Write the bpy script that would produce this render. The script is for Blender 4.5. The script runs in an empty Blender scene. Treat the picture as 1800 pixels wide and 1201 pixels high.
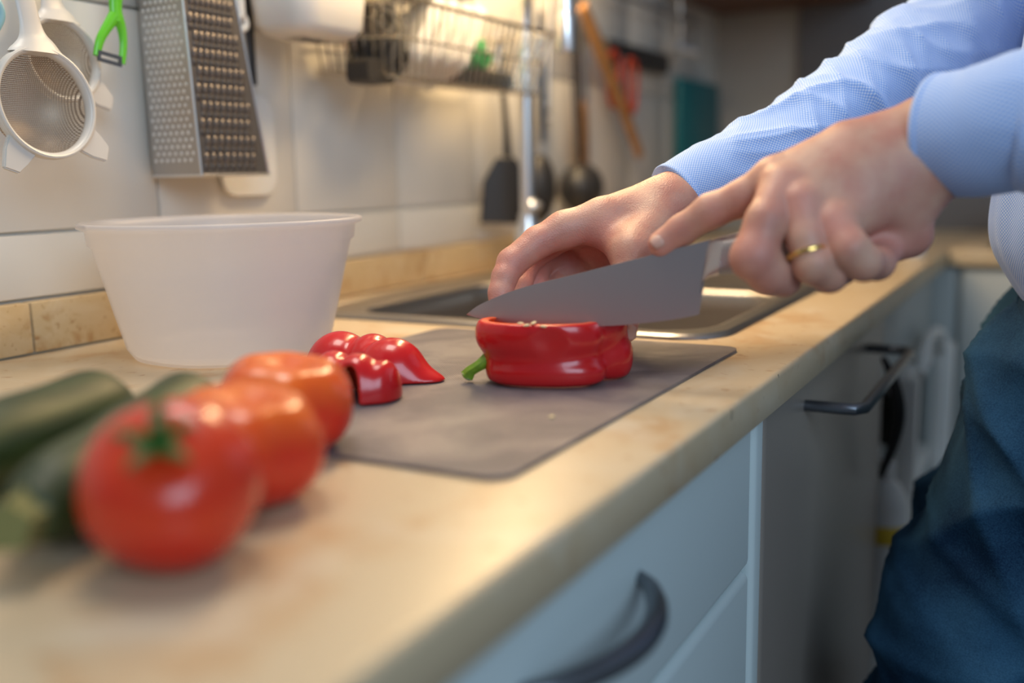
import bpy, bmesh, math, random
import numpy as np
from mathutils import Vector, Matrix, noise as mnoise
random.seed(7)
S = bpy.context.scene
COL = S.collection
PI = math.pi

# ------------------------------------------------------------ camera, light, exposure
S.view_settings.view_transform = 'Standard'
S.view_settings.look = 'None'
S.view_settings.gamma = 1.0
S.view_settings.use_curve_mapping = False
S.view_settings.exposure = 0.04
CAM = Vector((0.0, -0.771, 0.1426))
cd = bpy.data.cameras.new('camera')
cam = bpy.data.objects.new('camera', cd); COL.objects.link(cam); S.camera = cam
R = ((0.48164411, -0.1540571, 0.86271975), (-0.87614465, -0.06247774, 0.4779823), (-0.01973579, -0.98608465, -0.16506834))
cam.matrix_world = Matrix(((R[0][0], -R[0][1], -R[0][2], CAM.x), (R[1][0], -R[1][1], -R[1][2], CAM.y), (R[2][0], -R[2][1], -R[2][2], CAM.z), (0, 0, 0, 1)))
cd.sensor_width = 36; cd.lens = 35.0; cd.clip_start = 0.02; cd.clip_end = 50
cd.dof.use_dof = True; cd.dof.focus_distance = 0.735; cd.dof.aperture_fstop = 2.2; cd.dof.aperture_blades = 0

w = bpy.data.worlds.new('world'); S.world = w; w.use_nodes = True
bg = w.node_tree.nodes['Background']; bg.inputs['Color'].default_value = (0.55, 0.68, 0.85, 1); bg.inputs['Strength'].default_value = 0.22

def area(name, loc, target, sx, sy, energy, color, spread=180):
    l = bpy.data.lights.new(name, 'AREA'); l.shape = 'RECTANGLE'; l.size = sx; l.size_y = sy
    l.energy = energy; l.color = color; l.spread = math.radians(spread)
    o = bpy.data.objects.new(name, l); COL.objects.link(o); o.location = loc
    o.rotation_euler = (Vector(target) - Vector(loc)).to_track_quat('-Z', 'Y').to_euler()
    return o
area('under_cabinet_light', (1.15, -0.19, 0.56), (1.12, -0.13, 0.0), 0.9, 0.06, 7.0, (1.0, 0.70, 0.36))
area('window_daylight', (-0.9, -2.1, 1.1), (0.7, -0.45, 0.0), 1.3, 1.1, 26.0, (0.60, 0.80, 1.0))
area('ceiling_light', (0.55, -0.22, 1.25), (0.6, -0.5, 0.0), 0.45, 0.45, 7.6, (1.0, 0.91, 0.80))

# ------------------------------------------------------------ materials
def new_mat(name):
    m = bpy.data.materials.new(name); m.use_nodes = True
    return m, m.node_tree.nodes, m.node_tree.links, m.node_tree.nodes['Principled BSDF']
def mat(name, col, rough=0.5, metal=0.0, spec=0.5, coat=0.0, sss=0.0, trans=0.0, bump=0.0, bscale=200, var=0.0, vscale=20, col2=None, aniso=0, alpha=1.0):
    m, n, l, b = new_mat(name)
    b.inputs['Base Color'].default_value = (*col, 1); b.inputs['Roughness'].default_value = rough
    b.inputs['Metallic'].default_value = metal; b.inputs['Specular IOR Level'].default_value = spec
    b.inputs['Coat Weight'].default_value = coat; b.inputs['Coat Roughness'].default_value = 0.12
    b.inputs['Subsurface Weight'].default_value = sss; b.inputs['Subsurface Scale'].default_value = 0.004
    b.inputs['Subsurface Radius'].default_value = (1.0, 0.35, 0.2)
    b.inputs['Transmission Weight'].default_value = trans; b.inputs['Alpha'].default_value = alpha
    b.inputs['Anisotropic'].default_value = aniso
    tc = n.new('ShaderNodeTexCoord')
    if var or col2:
        t = n.new('ShaderNodeTexNoise'); t.inputs['Scale'].default_value = vscale; t.inputs['Detail'].default_value = 6
        l.new(tc.outputs['Object'], t.inputs['Vector'])
        r = n.new('ShaderNodeValToRGB'); r.color_ramp.elements[0].position = 0.35; r.color_ramp.elements[1].position = 0.65
        c2 = col2 or tuple(c*(1-var) for c in col)
        r.color_ramp.elements[0].color = (*c2, 1); r.color_ramp.elements[1].color = (*col, 1)
        l.new(t.outputs['Fac'], r.inputs['Fac']); l.new(r.outputs['Color'], b.inputs['Base Color'])
    if bump:
        t = n.new('ShaderNodeTexNoise'); t.inputs['Scale'].default_value = bscale; t.inputs['Detail'].default_value = 4
        l.new(tc.outputs['Object'], t.inputs['Vector'])
        bp = n.new('ShaderNodeBump'); bp.inputs['Strength'].default_value = bump; bp.inputs['Distance'].default_value = 0.001
        l.new(t.outputs['Fac'], bp.inputs['Height']); l.new(bp.outputs['Normal'], b.inputs['Normal'])
    return m
def stone_mat(name, base, spot, light, rough, sc):
    m, n, l, b = new_mat(name)
    tc = n.new('ShaderNodeTexCoord')
    def nz(scale, det, dist=0.0):
        t = n.new('ShaderNodeTexNoise'); t.inputs['Scale'].default_value = scale; t.inputs['Detail'].default_value = det
        t.inputs['Distortion'].default_value = dist; l.new(tc.outputs['Object'], t.inputs['Vector']); return t
    def ramp(src, p0, p1):
        r = n.new('ShaderNodeMapRange'); r.inputs['From Min'].default_value = p0; r.inputs['From Max'].default_value = p1
        l.new(src.outputs['Fac'], r.inputs['Value']); return r
    a = ramp(nz(sc, 8, 0.8), 0.54, 0.72); c = ramp(nz(sc*0.55, 6, 1.6), 0.5, 0.75); d = ramp(nz(sc*5, 4, 0.3), 0.62, 0.74)
    m1 = n.new('ShaderNodeMix'); m1.data_type = 'RGBA'; m1.inputs['A'].default_value = (*base, 1); m1.inputs['B'].default_value = (*spot, 1)
    l.new(a.outputs[0], m1.inputs['Factor'])
    m2 = n.new('ShaderNodeMix'); m2.data_type = 'RGBA'; m2.inputs['B'].default_value = (*light, 1)
    l.new(m1.outputs['Result'], m2.inputs['A']); l.new(c.outputs[0], m2.inputs['Factor'])
    m3 = n.new('ShaderNodeMix'); m3.data_type = 'RGBA'; m3.inputs['B'].default_value = (spot[0]*0.75, spot[1]*0.6, spot[2]*0.45, 1)
    l.new(m2.outputs['Result'], m3.inputs['A'])
    mm = n.new('ShaderNodeMath'); mm.operation = 'MULTIPLY'; mm.inputs[1].default_value = 0.7
    l.new(d.outputs[0], mm.inputs[0]); l.new(mm.outputs[0], m3.inputs['Factor'])
    l.new(m3.outputs['Result'], b.inputs['Base Color'])
    b.inputs['Roughness'].default_value = rough
    bp = n.new('ShaderNodeBump'); bp.inputs['Strength'].default_value = 0.12; bp.inputs['Distance'].default_value = 0.0006
    l.new(nz(160, 3).outputs['Fac'], bp.inputs['Height']); l.new(bp.outputs['Normal'], b.inputs['Normal'])
    return m
M = {}
M['worktop'] = stone_mat('worktop_laminate', (0.62, 0.475, 0.30), (0.54, 0.33, 0.16), (0.68, 0.57, 0.42), 0.36, 16)
M['edge'] = M['worktop']
M['upstand'] = stone_mat('upstand_stone', (0.60, 0.44, 0.24), (0.44, 0.24, 0.09), (0.66, 0.52, 0.33), 0.35, 38)
M['tile'] = mat('cream_wall_tile', (0.74, 0.705, 0.645), 0.28, var=0.05, vscale=6, bump=0.04, bscale=20)
M['grout'] = mat('pale_grout', (0.72, 0.70, 0.64), 0.9, bump=0.2)
M['sealant'] = mat('grey_sealant', (0.30, 0.31, 0.27), 0.6)
M['wall'] = mat('painted_wall', (0.40, 0.385, 0.36), 0.7, var=0.06, vscale=3)
M['dark_wall'] = mat('dark_grey_panel', (0.12, 0.12, 0.13), 0.6)
M['floor'] = mat('floor_tile_grey', (0.18, 0.15, 0.13), 0.5, var=0.2, vscale=5)
M['cabinet'] = mat('pale_blue_white_lacquer', (0.60, 0.68, 0.68), 0.42)
M['cab_grey'] = mat('grey_green_lacquer', (0.46, 0.48, 0.46), 0.5)
M['steel'] = mat('brushed_steel', (0.55, 0.53, 0.50), 0.30, 1.0, bump=0.03, bscale=400)
M['sink'] = mat('sink_steel', (0.42, 0.385, 0.345), 0.34, 1.0, bump=0.05, bscale=300)
M['chrome'] = mat('polished_chrome', (0.90, 0.90, 0.90), 0.28, 1.0)
M['darksteel'] = mat('dark_pewter_metal', (0.16, 0.17, 0.19), 0.32, 0.85)
M['dishwasher'] = mat('dishwasher_steel_front', (0.33, 0.28, 0.24), 0.38, 0.25)
M['grater'] = mat('grater_steel', (0.50, 0.48, 0.46), 0.33, 1.0)
M['grater_teeth'] = mat('tooth_steel_painted_dark', (0.23, 0.20, 0.18), 0.42, 0.9)  # same steel, dark reflections painted into the tooth colour
M['grater_face'] = mat('front_steel_painted_dark', (0.20, 0.18, 0.165), 0.45, 0.8)  # front side coloured darker to paint in what the steel reflects
M['grater_dark'] = mat('grater_slot_dark', (0.10, 0.09, 0.085), 0.55, 0.6)
M['white_plastic'] = mat('white_plastic', (0.74, 0.72, 0.68), 0.40, sss=0.1)
M['sieve_white'] = mat('sieve_white_plastic', (0.70, 0.66, 0.60), 0.35)
M['green'] = mat('bright_green_plastic', (0.13, 0.58, 0.02), 0.30, coat=0.4)
M['green_cloth'] = mat('green_mesh_cloth', (0.02, 0.36, 0.10), 0.7, bump=0.5, bscale=300)
M['black'] = mat('black_nylon', (0.028, 0.026, 0.026), 0.42)
M['blackscrub'] = mat('dark_metal_wool', (0.05, 0.045, 0.04), 0.5, 0.3, bump=1.0, bscale=250)
M['wood'] = mat('warm_beech_wood', (0.46, 0.22, 0.075), 0.5, var=0.3, vscale=30)
M['brownwood'] = mat('brown_cabinet_wood', (0.17, 0.065, 0.03), 0.5, var=0.3, vscale=10)
M['red_handle'] = mat('orange_red_plastic', (0.50, 0.06, 0.025), 0.45)
M['teal'] = mat('teal_plastic', (0.005, 0.17, 0.20), 0.45)
M['gold'] = mat('gold', (0.90, 0.58, 0.18), 0.2, 1.0)
M['hob'] = mat('black_glass_hob', (0.01, 0.01, 0.012), 0.12)
M['wire'] = mat('warm_chrome_wire', (0.62, 0.56, 0.46), 0.25, 1.0)
M['yellow'] = mat('yellow_label', (0.75, 0.50, 0.03), 0.5)
M['zucchini'] = None
M['stem_green'] = mat('pepper_stem_green', (0.20, 0.36, 0.02), 0.42, sss=0.1, var=0.5, vscale=90, bump=0.3, bscale=300)
M['stem_cut'] = mat('pale_cut_stem', (0.42, 0.52, 0.26), 0.6, bump=0.6, bscale=500)
M['tom_stem'] = mat('tomato_stem_green', (0.03, 0.11, 0.012), 0.55, bump=0.3)
M['seed'] = mat('cream_pepper_seed', (0.85, 0.68, 0.38), 0.5)
M['denim'] = None
M['shoe'] = mat('brown_leather', (0.06, 0.035, 0.02), 0.5)

def skin_mat():
    m, n, l, b = new_mat('skin')
    tc = n.new('ShaderNodeTexCoord')
    t = n.new('ShaderNodeTexNoise'); t.inputs['Scale'].default_value = 38; t.inputs['Detail'].default_value = 5; l.new(tc.outputs['Object'], t.inputs['Vector'])
    r = n.new('ShaderNodeValToRGB'); e = r.color_ramp.elements
    e[0].position = 0.36; e[0].color = (0.52, 0.225, 0.165, 1); e[1].position = 0.64; e[1].color = (0.61, 0.35, 0.25, 1)
    l.new(t.outputs['Fac'], r.inputs['Fac'])
    at = n.new('ShaderNodeAttribute'); at.attribute_name = 'flush'
    mx = n.new('ShaderNodeMix'); mx.data_type = 'RGBA'; mx.inputs['B'].default_value = (0.66, 0.27, 0.215, 1)
    l.new(at.outputs['Fac'], mx.inputs['Factor']); l.new(r.outputs['Color'], mx.inputs['A'])
    l.new(mx.outputs['Result'], b.inputs['Base Color'])
    b.inputs['Roughness'].default_value = 0.46; b.inputs['Subsurface Weight'].default_value = 0.25
    b.inputs['Subsurface Scale'].default_value = 0.005; b.inputs['Subsurface Radius'].default_value = (1.0, 0.35, 0.2)
    v = n.new('ShaderNodeTexVoronoi'); v.inputs['Scale'].default_value = 900; l.new(tc.outputs['Object'], v.inputs['Vector'])
    t2 = n.new('ShaderNodeTexNoise'); t2.inputs['Scale'].default_value = 220; t2.inputs['Detail'].default_value = 5; l.new(tc.outputs['Object'], t2.inputs['Vector'])
    ad = n.new('ShaderNodeMath'); ad.operation = 'ADD'; l.new(v.outputs['Distance'], ad.inputs[0]); l.new(t2.outputs['Fac'], ad.inputs[1])
    bp = n.new('ShaderNodeBump'); bp.inputs['Strength'].default_value = 0.28; bp.inputs['Distance'].default_value = 0.0007
    l.new(ad.outputs[0], bp.inputs['Height']); l.new(bp.outputs['Normal'], b.inputs['Normal'])
    return m
M['skin'] = skin_mat()
M['nail'] = mat('fingernail', (0.66, 0.38, 0.30), 0.35, sss=0.2)
def shirt_mat():
    m, n, l, b = new_mat('blue_birdseye_shirt')
    uv = n.new('ShaderNodeUVMap')
    sp = n.new('ShaderNodeSeparateXYZ'); l.new(uv.outputs['UV'], sp.inputs[0])
    def mth(op, a, c=None, v=None):
        k = n.new('ShaderNodeMath'); k.operation = op
        l.new(a, k.inputs[0])
        if c is not None: l.new(c, k.inputs[1])
        if v is not None: k.inputs[1].default_value = v
        return k.outputs[0]
    F = 2*PI/0.0030
    a = mth('SINE', mth('MULTIPLY', sp.outputs[0], v=F)); c = mth('SINE', mth('MULTIPLY', sp.outputs[1], v=F*1.15))
    p = mth('MULTIPLY', a, c)
    r = n.new('ShaderNodeValToRGB'); e = r.color_ramp.elements
    e[0].position = 0.40; e[0].color = (0.24, 0.42, 0.85, 1); e[1].position = 0.72; e[1].color = (0.60, 0.71, 0.94, 1)
    q = mth('MULTIPLY_ADD', p, v=0.5); q.node.inputs[2].default_value = 0.5
    l.new(q, r.inputs['Fac']); l.new(r.outputs['Color'], b.inputs['Base Color'])
    b.inputs['Roughness'].default_value = 0.85; b.inputs['Sheen Weight'].default_value = 0.25; b.inputs['Specular IOR Level'].default_value = 0.2
    bp = n.new('ShaderNodeBump'); bp.inputs['Strength'].default_value = 0.3; bp.inputs['Distance'].default_value = 0.0004
    l.new(q, bp.inputs['Height']); l.new(bp.outputs['Normal'], b.inputs['Normal'])
    return m
M['shirt'] = shirt_mat()
def denim_mat():
    m, n, l, b = new_mat('dark_blue_denim')
    tc = n.new('ShaderNodeTexCoord')
    t = n.new('ShaderNodeTexNoise'); t.inputs['Scale'].default_value = 12; t.inputs['Detail'].default_value = 8; l.new(tc.outputs['Object'], t.inputs['Vector'])
    t2 = n.new('ShaderNodeTexNoise'); t2.inputs['Scale'].default_value = 700; l.new(tc.outputs['Object'], t2.inputs['Vector'])
    mxf = n.new('ShaderNodeMath'); mxf.operation = 'MULTIPLY_ADD'; mxf.inputs[1].default_value = 0.35; l.new(t2.outputs['Fac'], mxf.inputs[0]); l.new(t.outputs['Fac'], mxf.inputs[2])
    r = n.new('ShaderNodeValToRGB'); e = r.color_ramp.elements
    e[0].position = 0.5; e[0].color = (0.004, 0.020, 0.050, 1); e[1].position = 0.9; e[1].color = (0.030, 0.095, 0.170, 1)
    l.new(mxf.outputs[0], r.inputs['Fac']); l.new(r.outputs['Color'], b.inputs['Base Color'])
    b.inputs['Roughness'].default_value = 0.9; b.inputs['Specular IOR Level'].default_value = 0.15
    bp = n.new('ShaderNodeBump'); bp.inputs['Strength'].default_value = 0.4; bp.inputs['Distance'].default_value = 0.0006
    l.new(t2.outputs['Fac'], bp.inputs['Height']); l.new(bp.outputs['Normal'], b.inputs['Normal'])
    return m
M['denim'] = denim_mat()
def tomato_mat(name, dark, light, p1):
    m, n, l, b = new_mat(name)
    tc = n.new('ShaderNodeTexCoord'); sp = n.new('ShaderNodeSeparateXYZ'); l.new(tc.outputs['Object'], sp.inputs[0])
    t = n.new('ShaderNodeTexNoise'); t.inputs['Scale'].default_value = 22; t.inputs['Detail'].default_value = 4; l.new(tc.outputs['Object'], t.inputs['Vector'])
    mr = n.new('ShaderNodeMapRange'); mr.inputs['From Min'].default_value = -0.005; mr.inputs['From Max'].default_value = 0.036  # colour turns orange with height, painting warm lamp glow on the tops
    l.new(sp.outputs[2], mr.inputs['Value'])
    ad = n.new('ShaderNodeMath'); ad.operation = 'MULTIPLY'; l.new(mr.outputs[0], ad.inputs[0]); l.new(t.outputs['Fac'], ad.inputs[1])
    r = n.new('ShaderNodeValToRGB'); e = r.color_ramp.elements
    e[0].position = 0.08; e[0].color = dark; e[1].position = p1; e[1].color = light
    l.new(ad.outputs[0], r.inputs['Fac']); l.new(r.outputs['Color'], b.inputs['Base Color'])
    b.inputs['Roughness'].default_value = 0.27; b.inputs['Subsurface Weight'].default_value = 0.15
    b.inputs['Subsurface Scale'].default_value = 0.006; b.inputs['Subsurface Radius'].default_value = (1.0, 0.2, 0.08)
    b.inputs['Coat Weight'].default_value = 0.25; b.inputs['Coat Roughness'].default_value = 0.15
    return m
M['tomato'] = tomato_mat('tomato_skin_painted_glow', (0.64, 0.024, 0.006, 1), (0.92, 0.21, 0.014, 1), 0.45)  # light colour is the painted lamp glow over red skin
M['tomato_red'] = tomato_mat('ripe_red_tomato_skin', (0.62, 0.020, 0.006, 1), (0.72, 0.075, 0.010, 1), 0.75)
def pepper_mat():
    m, n, l, b = new_mat('pepper_skin_and_flesh')
    at = n.new('ShaderNodeAttribute'); at.attribute_name = 'flesh'
    mx = n.new('ShaderNodeMix'); mx.data_type = 'RGBA'
    mx.inputs['A'].default_value = (0.58, 0.010, 0.012, 1); mx.inputs['B'].default_value = (0.90, 0.115, 0.02, 1)
    l.new(at.outputs['Fac'], mx.inputs['Factor']); l.new(mx.outputs['Result'], b.inputs['Base Color'])
    mr = n.new('ShaderNodeMapRange'); mr.inputs['To Min'].default_value = 0.24; mr.inputs['To Max'].default_value = 0.42
    l.new(at.outputs['Fac'], mr.inputs['Value']); l.new(mr.outputs[0], b.inputs['Roughness'])
    b.inputs['Subsurface Weight'].default_value = 0.12; b.inputs['Subsurface Scale'].default_value = 0.005; b.inputs['Subsurface Radius'].default_value = (1.0, 0.15, 0.08)
    b.inputs['Coat Weight'].default_value = 0.2
    return m
M['pepper'] = pepper_mat()
def zucchini_mat():
    m, n, l, b = new_mat('zucchini_skin')
    tc = n.new('ShaderNodeTexCoord')
    mp = n.new('ShaderNodeMapping'); mp.inputs['Scale'].default_value = (18, 110, 110); l.new(tc.outputs['Object'], mp.inputs['Vector'])
    t = n.new('ShaderNodeTexNoise'); t.inputs['Scale'].default_value = 1.0; t.inputs['Detail'].default_value = 6; l.new(mp.outputs[0], t.inputs['Vector'])
    r = n.new('ShaderNodeValToRGB'); e = r.color_ramp.elements
    e[0].position = 0.35; e[0].color = (0.016, 0.030, 0.005, 1); e[1].position = 0.75; e[1].color = (0.060, 0.080, 0.018, 1)
    l.new(t.outputs['Fac'], r.inputs['Fac']); l.new(r.outputs['Color'], b.inputs['Base Color'])
    b.inputs['Roughness'].default_value = 0.5
    return m
M['zucchini'] = zucchini_mat()
def board_mat():
    m, n, l, b = new_mat('grey_textured_board')
    tc = n.new('ShaderNodeTexCoord')
    t = n.new('ShaderNodeTexNoise'); t.inputs['Scale'].default_value = 14; t.inputs['Detail'].default_value = 6; t.inputs['Distortion'].default_value = 0.6; l.new(tc.outputs['Object'], t.inputs['Vector'])
    r = n.new('ShaderNodeValToRGB'); e = r.color_ramp.elements
    e[0].position = 0.40; e[0].color = (0.125, 0.108, 0.120, 1); e[1].position = 0.62; e[1].color = (0.235, 0.205, 0.205, 1)
    l.new(t.outputs['Fac'], r.inputs['Fac']); l.new(r.outputs['Color'], b.inputs['Base Color'])
    mr = n.new('ShaderNodeMapRange'); mr.inputs['From Min'].default_value = 0.42; mr.inputs['From Max'].default_value = 0.6
    mr.inputs['To Min'].default_value = 0.50; mr.inputs['To Max'].default_value = 0.33
    l.new(t.outputs['Fac'], mr.inputs['Value']); l.new(mr.outputs[0], b.inputs['Roughness'])
    sp = n.new('ShaderNodeSeparateXYZ'); l.new(tc.outputs['Object'], sp.inputs[0])
    def mth(op, a, c=None, v=None):
        k = n.new('ShaderNodeMath'); k.operation = op; l.new(a, k.inputs[0])
        if c is not None: l.new(c, k.inputs[1])
        if v is not None: k.inputs[1].default_value = v
        return k.outputs[0]
    F = 2*PI/0.0022
    p = mth('MULTIPLY', mth('SINE', mth('MULTIPLY', sp.outputs[0], v=F)), mth('SINE', mth('MULTIPLY', sp.outputs[1], v=F)))
    bp = n.new('ShaderNodeBump'); bp.inputs['Strength'].default_value = 0.5; bp.inputs['Distance'].default_value = 0.0003
    l.new(p, bp.inputs['Height']); l.new(bp.outputs['Normal'], b.inputs['Normal'])
    return m
M['board'] = board_mat()
def blade_mat():
    m, n, l, b = new_mat('satin_knife_steel')
    tc = n.new('ShaderNodeTexCoord')
    mp = n.new('ShaderNodeMapping'); mp.inputs['Scale'].default_value = (60, 60, 6); mp.inputs['Rotation'].default_value = (0.5, 0, 0); l.new(tc.outputs['Object'], mp.inputs['Vector'])
    t = n.new('ShaderNodeTexNoise'); t.inputs['Scale'].default_value = 3.0; t.inputs['Detail'].default_value = 8; l.new(mp.outputs[0], t.inputs['Vector'])
    bp = n.new('ShaderNodeBump'); bp.inputs['Strength'].default_value = 0.15; bp.inputs['Distance'].default_value = 0.0003
    l.new(t.outputs['Fac'], bp.inputs['Height']); l.new(bp.outputs['Normal'], b.inputs['Normal'])
    b.inputs['Base Color'].default_value = (0.50, 0.46, 0.46, 1); b.inputs['Metallic'].default_value = 1.0; b.inputs['Roughness'].default_value = 0.36
    return m
M['blade'] = blade_mat()
def handle_mat():
    m, n, l, b = new_mat('ribbed_steel_handle')
    uv = n.new('ShaderNodeTexCoord')
    wv = n.new('ShaderNodeTexWave'); wv.bands_direction = 'X'; wv.inputs['Scale'].default_value = 150; l.new(uv.outputs['Object'], wv.inputs['Vector'])
    bp = n.new('ShaderNodeBump'); bp.inputs['Strength'].default_value = 0.9; bp.inputs['Distance'].default_value = 0.0006
    l.new(wv.outputs['Fac'], bp.inputs['Height']); l.new(bp.outputs['Normal'], b.inputs['Normal'])
    b.inputs['Base Color'].default_value = (0.52, 0.50, 0.50, 1); b.inputs['Metallic'].default_value = 1.0; b.inputs['Roughness'].default_value = 0.33
    return m
M['handle'] = handle_mat()
def bowl_mat():
    m, n, l, b = new_mat('translucent_milky_plastic')
    b.inputs['Base Color'].default_value = (0.72, 0.72, 0.76, 1); b.inputs['Roughness'].default_value = 0.30
    b.inputs['Subsurface Weight'].default_value = 0.0
    tl = n.new('ShaderNodeBsdfTranslucent'); tl.inputs['Color'].default_value = (0.80, 0.80, 0.83, 1)
    tr = n.new('ShaderNodeBsdfTransparent'); tr.inputs['Color'].default_value = (0.95, 0.93, 0.92, 1)
    a = n.new('ShaderNodeMixShader'); a.inputs[0].default_value = 0.45
    l.new(b.outputs[0], a.inputs[1]); l.new(tl.outputs[0], a.inputs[2])
    c = n.new('ShaderNodeMixShader'); c.inputs[0].default_value = 0.42
    l.new(a.outputs[0], c.inputs[1]); l.new(tr.outputs[0], c.inputs[2])
    l.new(c.outputs[0], n['Material Output'].inputs['Surface'])
    return m
M['bowl'] = bowl_mat()
def mesh_screen_mat():
    m, n, l, b = new_mat('fine_wire_mesh')
    b.inputs['Base Color'].default_value = (0.34, 0.26, 0.19, 1); b.inputs['Metallic'].default_value = 0.4; b.inputs['Roughness'].default_value = 0.45
    tc = n.new('ShaderNodeTexCoord'); sp = n.new('ShaderNodeSeparateXYZ'); l.new(tc.outputs['Object'], sp.inputs[0])
    def mth(op, a, c=None, v=None):
        k = n.new('ShaderNodeMath'); k.operation = op; l.new(a, k.inputs[0])
        if c is not None: l.new(c, k.inputs[1])
        if v is not None: k.inputs[1].default_value = v
        return k.outputs[0]
    F = 2*PI/0.0014
    p = mth('MAXIMUM', mth('SINE', mth('MULTIPLY', sp.outputs[0], v=F)), mth('SINE', mth('MULTIPLY', sp.outputs[2], v=F)))
    g = mth('GREATER_THAN', p, v=0.25)
    tr = n.new('ShaderNodeBsdfTransparent'); ms = n.new('ShaderNodeMixShader')
    l.new(g, ms.inputs[0]); l.new(tr.outputs[0], ms.inputs[1]); l.new(b.outputs[0], ms.inputs[2])
    l.new(ms.outputs[0], n['Material Output'].inputs['Surface'])
    return m
M['mesh'] = mesh_screen_mat()

# ------------------------------------------------------------ mesh helpers
def link(name, me, m=None, parent=None, smooth=True, auto=None):
    o = bpy.data.objects.new(name, me); COL.objects.link(o)
    if m is not None: me.materials.append(m)
    if smooth and len(me.polygons): me.polygons.foreach_set('use_smooth', [True]*len(me.polygons))
    if auto: 
        try: me.set_sharp_from_angle(angle=math.radians(auto))
        except Exception: pass
    if parent is not None: o.parent = parent
    return o
def obj(name, bm, m, parent=None, smooth=True, auto=40):
    me = bpy.data.meshes.new(name); bmesh.ops.recalc_face_normals(bm, faces=bm.faces); bm.to_mesh(me); bm.free()
    return link(name, me, m, parent, smooth, auto)
def thing(name, label, cat, loc=(0, 0, 0), group=None):
    o = bpy.data.objects.new(name, None); COL.objects.link(o); o.location = loc; o.empty_display_size = 0.02
    return tag(o, label, cat, group)
def tag(o, label=None, cat=None, group=None, kind=None):
    if label: o['label'] = label
    if cat: o['category'] = cat
    if group: o['group'] = group
    if kind: o['kind'] = kind
    return o
def box(bm, x0, x1, y0, y1, z0, z1, bev=0.0, seg=2):
    g = bmesh.ops.create_cube(bm, size=1.0)
    vs = g['verts']
    for v in vs: v.co = Vector((x0+(v.co.x+.5)*(x1-x0), y0+(v.co.y+.5)*(y1-y0), z0+(v.co.z+.5)*(z1-z0)))
    if bev > 0:
        es = list({e for v in vs for e in v.link_edges})
        bmesh.ops.bevel(bm, geom=es, offset=bev, segments=seg, profile=0.5, affect='EDGES')
    return bm
def nbox(*a, **k): return box(bmesh.new(), *a, **k)
def catmull(pts, n):
    p = [np.array(q, float) for q in pts]
    if len(p) == 2: return [p[0]+(p[1]-p[0])*i/n for i in range(n+1)]
    p = [2*p[0]-p[1]] + p + [2*p[-1]-p[-2]]
    out = []; segs = len(p)-3
    for i in range(n+1):
        t = i/n*segs; k = min(int(t), segs-1); f = t-k
        a, b, c, d = p[k:k+4]
        out.append(0.5*((2*b)+(-a+c)*f+(2*a-5*b+4*c-d)*f*f+(-a+3*b-3*c+d)*f**3))
    return out
def frames(pts, up=(0, 0, 1)):
    P3 = [Vector(p[:3]) for p in pts]; fr = []
    for i in range(len(P3)):
        t = (P3[min(i+1, len(P3)-1)]-P3[max(i-1, 0)]).normalized()
        if i == 0:
            u = Vector(up); u = (u-t*u.dot(t))
            if u.length < 1e-4: u = Vector((1, 0, 0)); u = u-t*u.dot(t)
            u.normalize()
        else:
            u = (fr[-1][1]-t*fr[-1][1].dot(t)).normalized()
        fr.append((t, u, t.cross(u)))
    return P3, fr
def tube(bm, pts, rad, n=12, res=0, cap=True, up=(0, 0, 1), disp=None, uvs=False, flat=1.0):
    """pts list of xyz ; rad scalar or list ; res resample count ; flat = ratio of the second radius"""
    if not hasattr(rad, '__len__'): rad = [rad]*len(pts)
    q = [(*p, r) for p, r in zip(pts, rad)]
    if res: q = catmull(q, res)
    P3, fr = frames(q, up)
    rings = []; L = 0
    uvl = bm.loops.layers.uv.verify() if uvs else None
    lens = []
    for i, (p, (t, u, w_)) in enumerate(zip(P3, fr)):
        if i: L += (P3[i]-P3[i-1]).length
        lens.append(L); r = max(float(q[i][3]), 1e-5); ring = []
        for k in range(n):
            a = 2*PI*k/n
            rr = r + (disp(L, a, r) if disp else 0)
            ring.append(bm.verts.new(p + u*math.cos(a)*rr + w_*math.sin(a)*rr*flat))
        rings.append(ring)
    for i in range(len(rings)-1):
        for k in range(n):
            f = bm.faces.new((rings[i][k], rings[i][(k+1) % n], rings[i+1][(k+1) % n], rings[i+1][k]))
            if uvs:
                r = 0.04*2*PI
                for lp, (uu, vv) in zip(f.loops, ((k/n*r, lens[i]), ((k+1)/n*r, lens[i]), ((k+1)/n*r, lens[i+1]), (k/n*r, lens[i+1]))): lp[uvl].uv = (uu, vv)
    if cap:
        bm.faces.new(rings[0][::-1]); bm.faces.new(rings[-1])
    return bm
def lathe(bm, prof, n=48, c=(0, 0, 0), ax=(0, 0, 1), cap=False):
    ax = Vector(ax).normalized(); q = ax.to_track_quat('Z', 'Y'); c = Vector(c); rings = []
    for r, z in prof:
        rings.append([bm.verts.new(c + q @ Vector((r*math.cos(2*PI*k/n), r*math.sin(2*PI*k/n), z))) for k in range(n)])
    for i in range(len(rings)-1):
        for k in range(n): bm.faces.new((rings[i][k], rings[i][(k+1) % n], rings[i+1][(k+1) % n], rings[i+1][k]))
    if cap: bm.faces.new(rings[0][::-1]); bm.faces.new(rings[-1])
    return bm
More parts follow.
